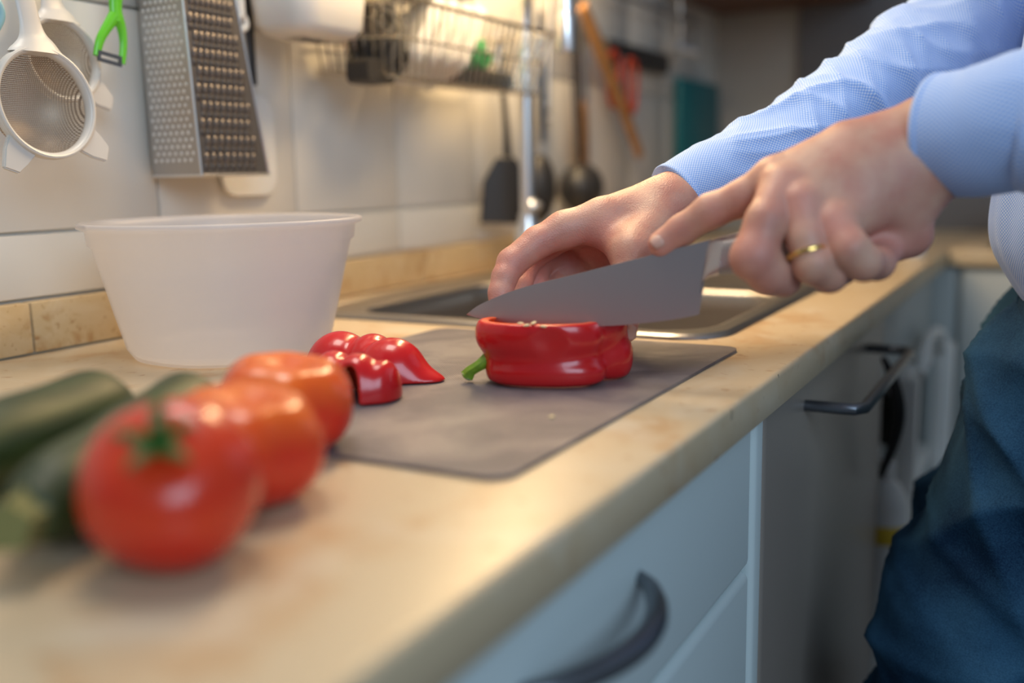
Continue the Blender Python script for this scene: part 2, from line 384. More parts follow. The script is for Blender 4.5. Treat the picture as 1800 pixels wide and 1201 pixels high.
def torus(bm, c, ax, R_, r, n=48, m=10, flat=1.0):
    ax = Vector(ax).normalized(); q = ax.to_track_quat('Z', 'Y'); c = Vector(c); rings = []
    for i in range(n):
        a = 2*PI*i/n
        rings.append([bm.verts.new(c+q @ Vector(((R_+r*math.cos(b))*math.cos(a), (R_+r*math.cos(b))*math.sin(a), r*flat*math.sin(b)))) for b in [2*PI*j/m for j in range(m)]])
    for i in range(n):
        for j in range(m): bm.faces.new((rings[i][j], rings[(i+1) % n][j], rings[(i+1) % n][(j+1) % m], rings[i][(j+1) % m]))
    return bm
def ball(bm, c, r, u=16, v=10, sc=(1, 1, 1)):
    g = bmesh.ops.create_uvsphere(bm, u_segments=u, v_segments=v, radius=1)
    for w_ in g['verts']: w_.co = Vector((c[0]+w_.co.x*r*sc[0], c[1]+w_.co.y*r*sc[1], c[2]+w_.co.z*r*sc[2]))
    return bm
def prism(bm, poly, origin, ux, uy, th):
    """extruded polygon: poly in (a,b) on axes ux,uy at origin; thickness th along ux x uy, centred"""
    ux = Vector(ux).normalized(); uy = Vector(uy).normalized(); nz = ux.cross(uy).normalized(); o = Vector(origin)
    a = [bm.verts.new(o+ux*p[0]+uy*p[1]+nz*th/2) for p in poly]; b = [bm.verts.new(o+ux*p[0]+uy*p[1]-nz*th/2) for p in poly]
    bm.faces.new(a); bm.faces.new(b[::-1]); n = len(poly)
    for i in range(n): bm.faces.new((a[i], b[i], b[(i+1) % n], a[(i+1) % n]))
    return bm
def rrect(w_, h, r, n=6):
    out = []
    for cx, cy, a0 in ((w_-r, h-r, 0), (r, h-r, 90), (r, r, 180), (w_-r, r, 270)):
        for i in range(n+1):
            a = math.radians(a0+90*i/n); out.append((cx+r*math.cos(a), cy+r*math.sin(a)))
    return out

# ------------------------------------------------------------ distance-field bodies (surface nets)
def f_caps(p, a, b, ra, rb):
    a = np.array(a, np.float32); b = np.array(b, np.float32); ab = b-a
    t = np.clip(((p-a)@ab)/max(float(ab@ab), 1e-9), 0, 1)
    return np.linalg.norm(p-(a+t[..., None]*ab), axis=-1) - (ra+(rb-ra)*t)
def f_ell(p, c, r, Rm=None):
    q = p-np.array(c, np.float32)
    if Rm is not None: q = q@np.array(Rm, np.float32).T
    r = np.array(r, np.float32); k0 = np.linalg.norm(q/r, axis=-1); k1 = np.linalg.norm(q/(r*r), axis=-1)
    return k0*(k0-1)/np.maximum(k1, 1e-6)
def smin(a, b, k):
    h = np.clip(0.5+0.5*(b-a)/k, 0, 1)
    return b*(1-h)+a*h-k*h*(1-h)
def smax(a, b, k): return -smin(-a, -b, k)
def field(lo, hi, vox, fn):
    lo = np.array(lo, float); n = np.ceil((np.array(hi)-lo)/vox).astype(int)+1
    ax = [(lo[i]+vox*np.arange(n[i])).astype(np.float32) for i in range(3)]
    D = np.empty(n, np.float32)
    st = 24
    for i in range(0, n[0], st):
        g = np.stack(np.meshgrid(ax[0][i:i+st], ax[1], ax[2], indexing='ij'), -1)
        D[i:i+st] = fn(g)
    return lo, vox, D
def surface_net(lo, vox, D):
    n = D.shape; neg = D < 0
    c = np.zeros((n[0]-1, n[1]-1, n[2]-1), np.int8)
    for i in (0, 1):
        for j in (0, 1):
            for k in (0, 1): c += neg[i:n[0]-1+i, j:n[1]-1+j, k:n[2]-1+k]
    act = (c > 0) & (c < 8); idx = -np.ones(act.shape, np.int64); A = np.argwhere(act); idx[act] = np.arange(len(A))
    acc = np.zeros((len(A), 3)); cnt = np.zeros(len(A))
    cs = [(i, j, k) for i in (0, 1) for j in (0, 1) for k in (0, 1)]
    for a_ in range(8):
        for b_ in range(a_+1, 8):
            d = np.abs(np.subtract(cs[a_], cs[b_])).sum()
            if d != 1: continue
            A0 = A+cs[a_]; B0 = A+cs[b_]
            va = D[A0[:, 0], A0[:, 1], A0[:, 2]]; vb = D[B0[:, 0], B0[:, 1], B0[:, 2]]
            s = (va < 0) != (vb < 0); t = np.where(s, va/np.where(s, va-vb, 1), 0)
            acc += np.where(s[:, None], A0+(B0-A0)*t[:, None], 0); cnt += s
    V = acc/cnt[:, None]*vox+lo
    F = []
    for ax in range(3):
        sl0 = [slice(None)]*3; sl1 = [slice(None)]*3; sl0[ax] = slice(0, n[ax]-1); sl1[ax] = slice(1, n[ax])
        ch = neg[tuple(sl0)] != neg[tuple(sl1)]; first = neg[tuple(sl0)]
        E = np.argwhere(ch); o1, o2 = (ax+1) % 3, (ax+2) % 3
        ok = (E[:, o1] > 0) & (E[:, o2] > 0) & (E[:, o1] < n[o1]-1) & (E[:, o2] < n[o2]-1); E = E[ok]
        fl = first[E[:, 0], E[:, 1], E[:, 2]]
        def g(d1, d2):
            Q = E.copy(); Q[:, o1] += d1; Q[:, o2] += d2; return idx[Q[:, 0], Q[:, 1], Q[:, 2]]
        q = np.stack([g(-1, -1), g(0, -1), g(0, 0), g(-1, 0)], 1)
        q[~fl] = q[~fl][:, ::-1]; F.append(q)
    return V, np.concatenate(F)
def np_mesh(name, V, F, smooth_it=0):
    me = bpy.data.meshes.new(name); me.vertices.add(len(V)); me.vertices.foreach_set('co', V.astype(np.float32).ravel())
    me.loops.add(F.size); me.loops.foreach_set('vertex_index', F.astype(np.int32).ravel())
    me.polygons.add(len(F)); me.polygons.foreach_set('loop_start', np.arange(0, F.size, 4, dtype=np.int32))
    try: me.polygons.foreach_set('loop_total', np.full(len(F), 4, np.int32))
    except Exception: pass
    me.update(calc_edges=True); me.validate()
    return me
def relax(V, F, it, lam=0.5):
    e = np.concatenate([F[:, [0, 1]], F[:, [1, 2]], F[:, [2, 3]], F[:, [3, 0]]]); e = np.concatenate([e, e[:, ::-1]])
    deg = np.bincount(e[:, 0], minlength=len(V))[:, None]
    for i in range(it):
        for l_ in (lam, -lam*1.02):
            s = np.stack([np.bincount(e[:, 0], weights=V[e[:, 1], k], minlength=len(V)) for k in range(3)], 1)
            V = V+l_*(s/np.maximum(deg, 1)-V)
    return V

# ============================================================ SETTING
wl = tag(obj('wall_left', nbox(-0.6, 2.46, 0.004, 0.12, -0.9, 1.6), M['grout'], smooth=False), kind='structure')
tile_me = {}
rows = ((0.047, 0.1005), (0.1035, 0.3005), (0.3035, 0.5005), (0.5035, 0.7005))
for (z0, z1) in rows:
    b = nbox(-0.0985, 0.0985, -0.001, 0.006, -(z1-z0)/2, (z1-z0)/2, bev=0.0012, seg=2)
    me = bpy.data.meshes.new('tile'); b.to_mesh(me); b.free(); me.materials.append(M['tile'])
    me.polygons.foreach_set('use_smooth', [True]*len(me.polygons)); me.set_sharp_from_angle(angle=0.6)
    for k in range(-2, 9):
        xc = 0.789+0.2*k
        if xc > 2.36 or xc < 0.2: continue
        t = bpy.data.objects.new('tile', me); COL.objects.link(t); t.location = (xc+random.uniform(-.0003, .0003), random.uniform(-.0004, .0002), (z0+z1)/2); t.parent = wl
wb = tag(obj('wall_back', nbox(2.46, 2.56, -2.2, 0.12, -0.9, 1.6), M['wall'], smooth=False), kind='structure')
obj('dark_panel', nbox(2.44, 2.46, -1.6, -0.20, 0.0, 0.9), M['dark_wall'], wb, smooth=False)
tag(obj('floor', nbox(-0.8, 2.56, -2.6, 0.12, -1.0, -0.9), M['floor'], smooth=False), kind='structure')
ups = tag(obj('trim_1', nbox(-0.6, 2.45, -0.0115, 0.0, 0.0005, 0.0425), M['sealant'], smooth=False), kind='structure')
xs = [-0.02, 0.232, 0.532, 0.832, 1.132, 1.432, 1.732, 2.032, 2.332]
for a, c in zip(xs[:-1], xs[1:]):
    obj('stone_tile', nbox(a+0.0009, c-0.0009, -0.0142, -0.001, 0.002, 0.0445, bev=0.0012), M['upstand'], ups)

# ============================================================ WORKTOP with sink cut-outs
SX0, SX1, SY0, SY1 = 0.803, 1.62, -0.522, -0.052
def worktop():
    bm = bmesh.new(); T = -0.028
    # straight run, front edge rounded
    prof = [(-0.003, T), (-0.003, 0.0)]
    front = [(-0.600+0.004-0.004*math.sin(a), -0.004+0.004*math.cos(a)) for a in [PI/2*i/5 for i in range(6)]]
    def strip(y0, y1, x0, x1): box(bm, x0, x1, y0, y1, T, 0.0)
    xa, xb, ya, yb = SX0+0.012, SX1-0.012, SY0+0.012, SY1-0.012
    # front rail with rounded nose
    def nose(x0, x1):
        pr = [(ya, 0.0)]+front+[(-0.600, T+0.002), (-0.598, T), (ya, T)]
        A = [bm.verts.new((x0, y, z)) for y, z in pr]; B = [bm.verts.new((x1, y, z)) for y, z in pr]
        bm.faces.new(A); bm.faces.new(B[::-1])
        for i in range(len(pr)): bm.faces.new((A[i], B[i], B[(i+1) % len(pr)], A[(i+1) % len(pr)]))
    nose(-0.35, 2.44)
    strip(ya, -0.003, -0.35, xa); strip(ya, -0.003, xb, 2.44); strip(yb, -0.003, xa, xb)
    return bm
wt = obj('worktop', worktop(), M['worktop'], auto=50)
tag(wt, 'long beige stone-look laminate worktop running along the tiled wall', 'worktop')
rt = obj('worktop', nbox(1.872, 2.44, -1.7, -0.6005, -0.028, 0.0, bev=0.003), M['worktop'], auto=50)
tag(rt, 'far return of the beige worktop turning right at the corner', 'worktop')
# small chips on the front edge
wm = mat('worn_edge', (0.30, 0.24, 0.17), 0.8)
for (x, z, q_) in ((0.585, -0.006, 0.0022), (0.66, -0.010, 0.0016), (0.70, -0.004, 0.0015)):
    obj('edge_chip', ball(bmesh.new(), (x, -0.5995, z), q_, 8, 6, (1, .35, 2.0)), wm, wt)

# ============================================================ BASE UNITS
cab = thing('drawer_cabinet', 'pale blue-white drawer cabinet under the worktop, nearest the camera', 'cabinet', (0.4, -0.5, -0.9))
def rel(o, p):  # parent keeping world coordinates
    o.parent = p; o.matrix_parent_inverse = Matrix.Translation(p.location).inverted(); return o
def drawer_front(z0, z1):
    bm = nbox(0.055, 0.7005, -0.582, -0.562, z0, z1, bev=0.007, seg=4); return bm
rel(obj('carcass', nbox(0.055, 0.7, -0.56, -0.03, -0.80, -0.030), M['cabinet'], smooth=False), cab)
dr = None
for z0, z1 in ((-0.1485, -0.0335), (-0.335, -0.1515), (-0.60, -0.338), (-0.80, -0.603)):
    d = rel(obj('drawer_front', drawer_front(z0, z1), M['cabinet']), cab)
    bm = bmesh.new(); zc = z1-0.034 if z1 > -0.04 else (z0+z1)/2+0.02
    hp = []
    for i in range(17):
        t = i/16; x = 0.340+0.140*t; s = math.sin(PI*t)
        hp.append((x, -0.580-0.031*s**0.7, zc-0.006))
    tube(bm, hp, [0.0062-0.0025*abs(1-2*i/16)**3 for i in range(17)], 14, res=40)
    h_ = obj('handle', bm, M['darksteel']); h_['label'] = 'dark pewter bow handle'
    h_.parent = d
# dishwasher
dw = thing('dishwasher', 'brownish steel dishwasher with a bar handle under the sink', 'dishwasher', (1.0, -0.5, -0.9))
rel(obj('body', nbox(0.706, 1.31, -0.56, -0.03, -0.82, -0.175), M['cab_grey'], smooth=False), dw)
rel(obj('edge_panel', nbox(0.703, 0.728, -0.5835, -0.561, -0.80, -0.032, bev=0.006, seg=4), M['cabinet']), dw)['label'] = 'pale blue vertical edge strip'
rel(obj('door', nbox(0.7285, 1.31, -0.583, -0.561, -0.80, -0.032, bev=0.010, seg=5), M['dishwasher']), dw)
bm = bmesh.new()
tube(bm, [(0.865, -0.578, -0.061), (0.865, -0.612, -0.061), (0.866, -0.624, -0.061), (0.876, -0.631, -0.061), (1.165, -0.631, -0.061), (1.176, -0.625, -0.061), (1.178, -0.612, -0.061), (1.178, -0.578, -0.061)], 0.0052, 12)
rel(obj('handle', bm, M['darksteel']), dw)
# dark cord hanging from the handle
bm = bmesh.new()
cpt = [(1.1700, -0.6015, -0.0689), (1.1700, -0.6135, -0.0942), (1.1750, -0.6204, -0.1302), (1.1850, -0.6156, -0.1685), (1.1900, -0.6017, -0.2146)]
tube(bm, cpt, [0.003, 0.006, 0.007, 0.006, 0.0035], 10, res=30, flat=0.5)
tag(obj('strap', bm, M['black']), 'dark curved strap hanging from the far end of the dishwasher handle', 'strap')
# open niche with white rack
rk = thing('utility_rack', 'white plastic slatted rack standing beyond the dishwasher', 'rack', (1.6, -0.45, -0.9))
for (x, y) in ((1.42, -0.60), (1.74, -0.615), (1.42, -0.50), (1.74, -0.50)):
    rel(obj('post', nbox(x-0.016, x+0.016, y-0.014, y+0.014, -0.9, -0.14, bev=0.004), M['white_plastic']), rk)
for z in (-0.15, -0.32, -0.52, -0.74):
    bm = bmesh.new()
    box(bm, 1.436, 1.724, -0.60, -0.57, z-0.02, z+0.012, bev=0.004)
    for i in range(2): box(bm, 1.436, 1.724, -0.56+i*0.03, -0.54+i*0.03, z-0.01, z, bev=0.002)
    rel(obj('shelf', bm, M['white_plastic']), rk)
bm = bmesh.new()
tube(bm, [(1.50, -0.605, -0.150), (1.53, -0.605, -0.122), (1.61, -0.605, -0.108), (1.69, -0.61, -0.118), (1.72, -0.615, -0.150)], 0.009, 10, res=30)
rel(obj('top_loop', bm, M['white_plastic']), rk)
bt = thing('bottle', 'white cleaning bottle with a yellow label on the rack shelf', 'bottle', (1.372, -0.60, -0.74))
c0 = (1.3550, -0.5844, -0.3283)
bt.location = (c0[0], c0[1], -0.9)
zt = c0[2]
bm = lathe(bmesh.new(), [(0, -0.9), (0.03, -0.9), (0.032, -0.88), (0.032, zt+0.03), (0.02, zt+0.055), (0.012, zt+0.062), (0.012, zt+0.09), (0, zt+0.09)], 24, (c0[0], c0[1], 0))
rel(obj('body', bm, M['white_plastic']), bt)
bm = lathe(bmesh.new(), [(0.0325, zt-0.02), (0.0328, zt-0.019), (0.0328, zt+0.004), (0.0325, zt+0.005)], 24, (c0[0], c0[1], 0))
rel(obj('label', bm, M['yellow']), bt)
# far cabinet on the return
fc = thing('corner_cabinet', 'grey-green cabinet under the far return worktop', 'cabinet', (2.1, -1.1, -0.9))
rel(obj('carcass', nbox(1.90, 2.44, -1.7, -0.60, -0.80, -0.029), M['cab_grey'], smooth=False), fc)
for (y0, y1) in ((-1.05, -0.622), (-1.48, -1.054)):
    rel(obj('door', nbox(1.885, 1.902, y0, y1, -0.79, -0.034, bev=0.004), M['cab_grey']), fc)
rel(obj('corner_post', nbox(1.887, 1.91, -0.612, -0.570, -0.79, -0.032, bev=0.002), M['cab_grey']), fc)
rel(obj('apron', nbox(1.31, 1.89, -0.578, -0.56, -0.135, -0.029, bev=0.002), M['cab_grey']), fc)
rel(obj('back_panel', nbox(1.32, 1.88, -0.47, -0.45, -0.9, -0.168), M['cab_grey'], smooth=False), fc)

# ============================================================ SINK AND TAP
sk = thing('sink', 'inset stainless steel double sink behind the chopping mat', 'sink', (1.2, -0.29, 0.0))
def sink_bowl(x0, x1, y0, y1, dep, r=0.05):
    """sheet-metal bowl incl. rolled top edge"""
    bm = bmesh.new(); prof = []
    def ring(off, z, rr):
        w_, h = (x1-x0)-2*off, (y1-y0)-2*off
        return [bm.verts.new((x0+off+p[0], y0+off+p[1], z)) for p in rrect(w_, h, max(rr-off, 0.004), 8)]
    seq = [(-0.006, 0.0028), (-0.002, 0.0025), (0.001, 0.0005), (0.003, -0.004), (0.004, -0.02), (0.006, -dep+0.02), (0.012, -dep+0.006), (0.024, -dep)]
    rings = [ring(o_, z, r) for o_, z in seq]
    for A, B in zip(rings[:-1], rings[1:]):
        for i in range(len(A)): bm.faces.new((A[i], A[(i+1) % len(A)], B[(i+1) % len(A)], B[i]))
    bm.faces.new(rings[-1])
    return bm
B1 = (0.838, 1.150, -0.497, -0.105); B2 = (1.190, 1.560, -0.497, -0.105)
for Bx in (B1, B2):
    rel(obj('basin', sink_bowl(*Bx, 0.16), M['sink'], auto=60), sk)
# flange : bridge polygon with holes, built by boolean-free filling
def flange():
    bm = bmesh.new()
    outer = [(SX0+p[0], SY0+p[1]) for p in rrect(SX1-SX0, SY1-SY0, 0.05, 10)]
    loops = [outer]
    for Bx in (B1, B2):
        loops.append([(Bx[0]-0.005+p[0], Bx[2]-0.005+p[1]) for p in rrect(Bx[1]-Bx[0]+0.01, Bx[3]-Bx[2]+0.01, 0.055, 8)])
    es = []
    for lp in loops:
        vs = [bm.verts.new((x, y, 0.0028)) for x, y in lp]
        es += [bm.edges.new((vs[i], vs[(i+1) % len(vs)])) for i in range(len(vs))]
    bmesh.ops.triangle_fill(bm, use_beauty=True, use_dissolve=False, edges=es)
    for v in bm.verts: v.co.z = 0.0028
    # rolled outer lip
    vo = [(x, y) for x, y in outer]
    n = len(vo); cx, cy = (SX0+SX1)/2, (SY0+SY1)/2
    rings = []
    for off, z in ((0, 0.0028), (0.003, 0.0050), (0.007, 0.0050), (0.010, 0.0028)):
        rings.append([bm.verts.new((SX0+off+p[0], SY0+off+p[1], z)) for p in rrect(SX1-SX0-2*off, SY1-SY0-2*off, 0.05-off, 10)])
    rings.insert(0, [bm.verts.new((SX0-0.001+p[0], SY0-0.001+p[1], 0.0003)) for p in rrect(SX1-SX0+0.002, SY1-SY0+0.002, 0.051, 10)])
    for A, B in zip(rings[:-1], rings[1:]):
        for i in range(n): bm.faces.new((A[i], A[(i+1) % n], B[(i+1) % n], B[i]))
    return bm
rel(obj('rim', flange(), M['sink'], auto=30), sk)
for Bx in (B1, B2):
    bm = lathe(bmesh.new(), [(0.0, -0.157), (0.028, -0.157), (0.040, -0.1545), (0.045, -0.158)], 24, ((Bx[0]+Bx[1])/2, -0.30, 0))
    rel(obj('drain', bm, M['chrome']), sk)
tp = thing('tap', 'tall chrome gooseneck mixer tap rising behind the sink', 'tap', (1.245, -0.110, 0.003))
px_, py_ = 1.245, -0.110
bm = lathe(bmesh.new(), [(0.0, 0.0032), (0.026, 0.0032), (0.026, 0.008), (0.018, 0.014), (0.017, 0.07), (0.0125, 0.078), (0.0125, 0.088)], 28, (px_, py_, 0))
rel(obj('base', bm, M['chrome']), tp)
sx_, sy_, sz_ = 1.12, -0.233, 0.287
pts = [(px_, py_, 0.08), (px_, py_, 0.16), (px_, py_, 0.26), (px_, py_, 0.33)]
for i in range(1, 12):
    a = PI*i/12
    pts.append((px_+(sx_-px_)*(1-math.cos(a))/2, py_+(sy_-py_)*(1-math.cos(a))/2, 0.34+0.088*math.sin(a)))
pts += [(sx_, sy_, 0.34), (sx_, sy_, sz_+0.012)]
rel(obj('spout', tube(bmesh.new(), pts, 0.0098, 20, res=80), M['chrome']), tp)
rel(obj('nozzle', lathe(bmesh.new(), [(0, sz_), (0.0105, sz_), (0.0115, sz_+0.004), (0.0115, sz_+0.04), (0.010, sz_+0.046)], 24, (sx_, sy_, 0)), M['chrome']), tp)
bm = ball(bmesh.new(), (px_+0.002, py_-0.006, 0.098), 0.0125)
tube(bm, [(px_, py_-0.01, 0.098), (px_-0.0, py_-0.022, 0.101)], [0.005, 0.004], 10)
rel(obj('lever', bm, M['chrome']), tp)

# ============================================================ WALL-HUNG THINGS
# hanging rail above the frame
rl = thing('hanging_rail', 'steel utensil rail fixed high on the tiles above the hanging tools', 'rail', (1.2, -0.03, 0.46))
rel(obj('bar', tube(bmesh.new(), [(0.35, -0.035, 0.462), (2.2, -0.035, 0.462)], 0.005, 12), M['steel']), rl)
for x in (0.4, 0.87, 1.2, 1.62, 2.18):
    rel(obj('bracket', tube(bmesh.new(), [(x, 0.0, 0.462), (x, -0.035, 0.462)], 0.006, 10), M['steel']), rl)

def sieve(name, label, c, Rr, ear_angles, depth, tilt, hx):
    t = thing(name, label, 'sieve', c, 'white rimmed sieves hung on the wall')
    ax = Vector((math.sin(tilt)*-0.4, -1, 0.10)).normalized()
    q = ax.to_track_quat('Z', 'X'); up = Vector((0, 0, 1)); up = (up-ax*up.dot(ax)).normalized(); rt_ = up.cross(ax).normalized()
    c = Vector((0, 0, 0))
    bm = torus(bmesh.new(), c, ax, Rr, 0.0027, 64, 12, 1.8)
    torus(bm, c+ax*0.004, ax, Rr*1.02, 0.0017, 64, 8)
    obj('rim', bm, M['sieve_white'], t)
    bm = lathe(bmesh.new(), [(Rr*0.99*math.cos(a), -depth*math.sin(a)) for a in [PI/2*i/12*0.999 for i in range(13)]], 48, c, ax)
    s_ = obj('mesh_bowl', bm, M['mesh'], t); s_['label'] = 'fine brown-grey wire mesh'
    # handle going up with a flared root
    bm = bmesh.new()
    w0 = 0.021
    for (sgn) in (1,):
        hp = [c+up*(Rr*0.93), c+up*(Rr*1.10), c+up*(Rr*1.35)+rt_*hx*0.2, c+up*(Rr*1.9)+rt_*hx*0.6, c+up*(Rr*3.6)+rt_*hx*2.2]
        tube(bm, hp, [w0*1.15, w0*0.85, w0*0.5, w0*0.42, w0*0.5], 14, res=24, up=tuple(rt_), flat=0.30)
    obj('handle', bm, M['sieve_white'], t)
    for a in ear_angles:
        d = rt_*math.cos(a)+up*math.sin(a); s2 = ax.cross(d).normalized()
        bm = bmesh.new()
        poly = [(-0.013, -0.002), (0.013, -0.002), (0.0095, 0.012), (0.008, 0.021), (-0.004, 0.025), (-0.010, 0.012)]
        prism(bm, poly, c+d*Rr, s2, d, 0.0045)
        bmesh.ops.bevel(bm, geom=bm.edges[:], offset=0.001, segments=2, affect='EDGES')
        obj('rest_lug', bm, M['sieve_white'], t)
    return t
sieve('sieve', 'smaller white rimmed wire sieve hanging behind the larger one', (0.5717, -0.0300, 0.2448), 0.0330, (math.radians(-40),), 0.022, 0.0, -0.004)
sieve('sieve', 'larger white rimmed wire sieve in front, at the left edge', (0.5107, -0.0850, 0.2033), 0.0400, (math.radians(-39), math.radians(-128)), 0.034, 0.0, -0.004)
# pale blue hook-like thing at the very corner
bm = bmesh.new()
tube(bm, [(0.4729, -0.0900, 0.2772), (0.4777, -0.0900, 0.2692), (0.4777, -0.0900, 0.2613), (0.4708, -0.0900, 0.2503)], 0.0035, 10, res=16, flat=0.6)
tag(obj('utensil_rim', bm, mat('pale_blue_plastic', (0.30, 0.55, 0.62), 0.3)), 'sliver of a pale blue utensil rim at the top left corner', 'utensil')
# green Y peeler
pe = thing('peeler', 'bright green Y-shaped vegetable peeler hanging by the grater', 'peeler', (0.6116, -0.0450, 0.2685))
def rl2(o, p): o.parent = p; o.matrix_parent_inverse = Matrix.Translation(p.location).inverted(); return o
bm = bmesh.new()
tube(bm, [(0.6246, -0.0450, 0.3311), (0.6209, -0.0450, 0.3072), (0.6187, -0.0450, 0.2919), (0.6187, -0.0450, 0.2796)], [0.0075, 0.0070, 0.0062, 0.0068], 14, res=20, flat=0.6, up=(1, 0, 0))
tube(bm, [(0.6173, -0.0450, 0.2842), (0.6080, -0.0450, 0.2737), (0.5999, -0.0450, 0.2625), (0.5950, -0.0450, 0.2490)], [0.0060, 0.0046, 0.0040, 0.0034], 12, res=20, flat=0.7, up=(1, 0, 0))
tube(bm, [(0.6196, -0.0450, 0.2835), (0.6234, -0.0450, 0.2736), (0.6238, -0.0450, 0.2603), (0.6204, -0.0450, 0.2446)], [0.0060, 0.0044, 0.0036, 0.0034], 12, res=20, flat=0.7, up=(1, 0, 0))
rl2(obj('handle', bm, M['green']), pe)
bm = bmesh.new(); a_, b_ = Vector((0.5946, -0.0470, 0.2498)), Vector((0.6189, -0.0470, 0.2463))
d_ = (b_-a_).normalized(); up_ = Vector((0, 0, 1)); up_ = (up_-d_*up_.dot(d_)).normalized(); Lb = (b_-a_).length
for off in (0.0025, -0.0035): prism(bm, [(0, -0.0016), (Lb, -0.0016), (Lb, 0.0016), (0, 0.0016)], a_+up_*off, d_, up_, 0.001)
prism(bm, [(0, -0.004), (0.003, -0.004), (0.003, 0.004), (0, 0.004)], a_, d_, up_, 0.0012); prism(bm, [(0, -0.004), (0.003, -0.004), (0.003, 0.004), (0, 0.004)], b_-d_*0.003, d_, up_, 0.0012)
rl2(obj('blade', bm, M['darksteel']), pe)
# box grater
gr = thing('box_grater', 'stainless steel box grater hanging with coarse slots and fine bumps', 'grater', (0.72, -0.04, 0.15))
Zb, Zt = 0.148, 0.40
def gpt(cx, cy, t):  # cx,cy in 0..1 ; t height 0..1
    x0, x1 = 0.676-0.006*t, 0.765-0.040*t; y0, y1 = -0.074+0.008*t, -0.010-0.004*t
    return Vector((x0+(x1-x0)*cx, y0+(y1-y0)*cy, Zb+(Zt-Zb)*t))
def quad_sheet(bm, a, b, c, d, th, nrm):
    nrm = Vector(nrm); v = [bm.verts.new(p) for p in (a, b, c, d)]+[bm.verts.new(p+nrm*th) for p in (a, b, c, d)]
    for f in ((0, 1, 2, 3), (7, 6, 5, 4), (0, 4, 5, 1), (1, 5, 6, 2), (2, 6, 7, 3), (3, 7, 4, 0)): bm.faces.new([v[i] for i in f])
fa = [((0, 0), (1, 0), (0, 1, 0), 'front_face'), ((0, 1), (0, 0), (1, 0, 0), 'side_face'), ((1, 0), (1, 1), (-1, 0, 0), 'side_face'), ((1, 1), (0, 1), (0, -1, 0), 'back_face')]
for (c1, c2, nn, nm) in fa:
    bm = bmesh.new(); quad_sheet(bm, gpt(*c1, 0), gpt(*c2, 0), gpt(*c2, 1), gpt(*c1, 1), 0.0012, nn)
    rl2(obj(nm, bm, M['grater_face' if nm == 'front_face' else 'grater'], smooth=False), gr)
bm = bmesh.new()
for (c1, c2) in (((0, 0), (1, 0)), ((1, 0), (1, 1)), ((1, 1), (0, 1)), ((0, 1), (0, 0))):
    tube(bm, [gpt(*c1, 0.0), gpt(*c2, 0.0)], 0.0012, 6)
for c in ((0, 0), (1, 0)): tube(bm, [gpt(*c, 0), gpt(*c, 1)], 0.0011, 8)
rl2(obj('rolled_edge', bm, M['chrome']), gr)
bm = bmesh.new()   # fine bumps on side facing camera
for r in range(34):
    t = 0.055+r*0.0245
    for k in range(7):
        cy = 0.90-0.84*(k+(0.5 if r % 2 else 0))/7
        if t > 0.92: continue
        p = gpt(0, cy, t); g = bmesh.ops.create_icosphere(bm, subdivisions=1, radius=0.0019)
        for v in g['verts']: v.co = p+Vector((v.co.x*0.8-0.0002, v.co.y, v.co.z))
tag(rl2(obj('grating_bumps', bm, M['chrome']), gr), kind='stuff')
bm = bmesh.new(); bm2 = bmesh.new()
for r in range(14):
    t = 0.06+r*0.062
    for k in range(8):
        cx = 0.09+0.80*(k+(0.5 if r % 2 else 0))/8
        if t > 0.93: continue
        p = gpt(cx, 0, t)
        ball(bm, p+Vector((0, -0.0006, 0)), 0.0030, 8, 6, (1.0, 0.75, 1.9))
        ball(bm2, p+Vector((0, -0.0004, -0.0072)), 0.0034, 8, 6, (1.1, 0.45, 1.15))
tag(rl2(obj('grating_teeth', bm, M['grater_teeth']), gr), kind='stuff')
tag(rl2(obj('grating_holes', bm2, M['grater_dark']), gr), kind='stuff')
# thing behind grater: white rounded plate
bm = bmesh.new(); o_ = (0.7831, -0.0080, 0.1245)
prism(bm, [(x*0.94, z) for x, z in rrect(0.086, 0.105, 0.020, 8)], (o_[0]-0.018, -0.0085, o_[2]+0.002), (1, 0, 0), (0, 0, 1), 0.006)
bmesh.ops.bevel(bm, geom=[e for e in bm.edges], offset=0.0008, segments=1, affect='EDGES')
tag(obj('scraper_board', bm, M['white_plastic']), 'white rounded plastic board hanging behind the box grater', 'board')
bm = bmesh.new(); p0 = (0.7754, -0.0400, 0.2976)
torus(bm, (p0[0], p0[1], p0[2]), (0, 1, 0), 0.0065, 0.0035, 24, 10)
tube(bm, [(p0[0], p0[1], p0[2]+0.006), (p0[0]-0.004, p0[1], p0[2]+0.12)], [0.005, 0.006], 10)
tag(obj('measuring_spoon', bm, M['white_plastic']), 'small white plastic utensil end beside the grater', 'utensil')
bm = bmesh.new(); a_ = (0.8123, -0.0180, 0.2406); b_ = (0.8071, -0.0180, 0.3593)
tube(bm, [a_, b_], [0.0045, 0.0095], 10, flat=0.35, up=(1, 0, 0))
tag(obj('black_strip_tool', bm, M['black']), 'narrow black utensil hanging just right of the box grater', 'utensil')
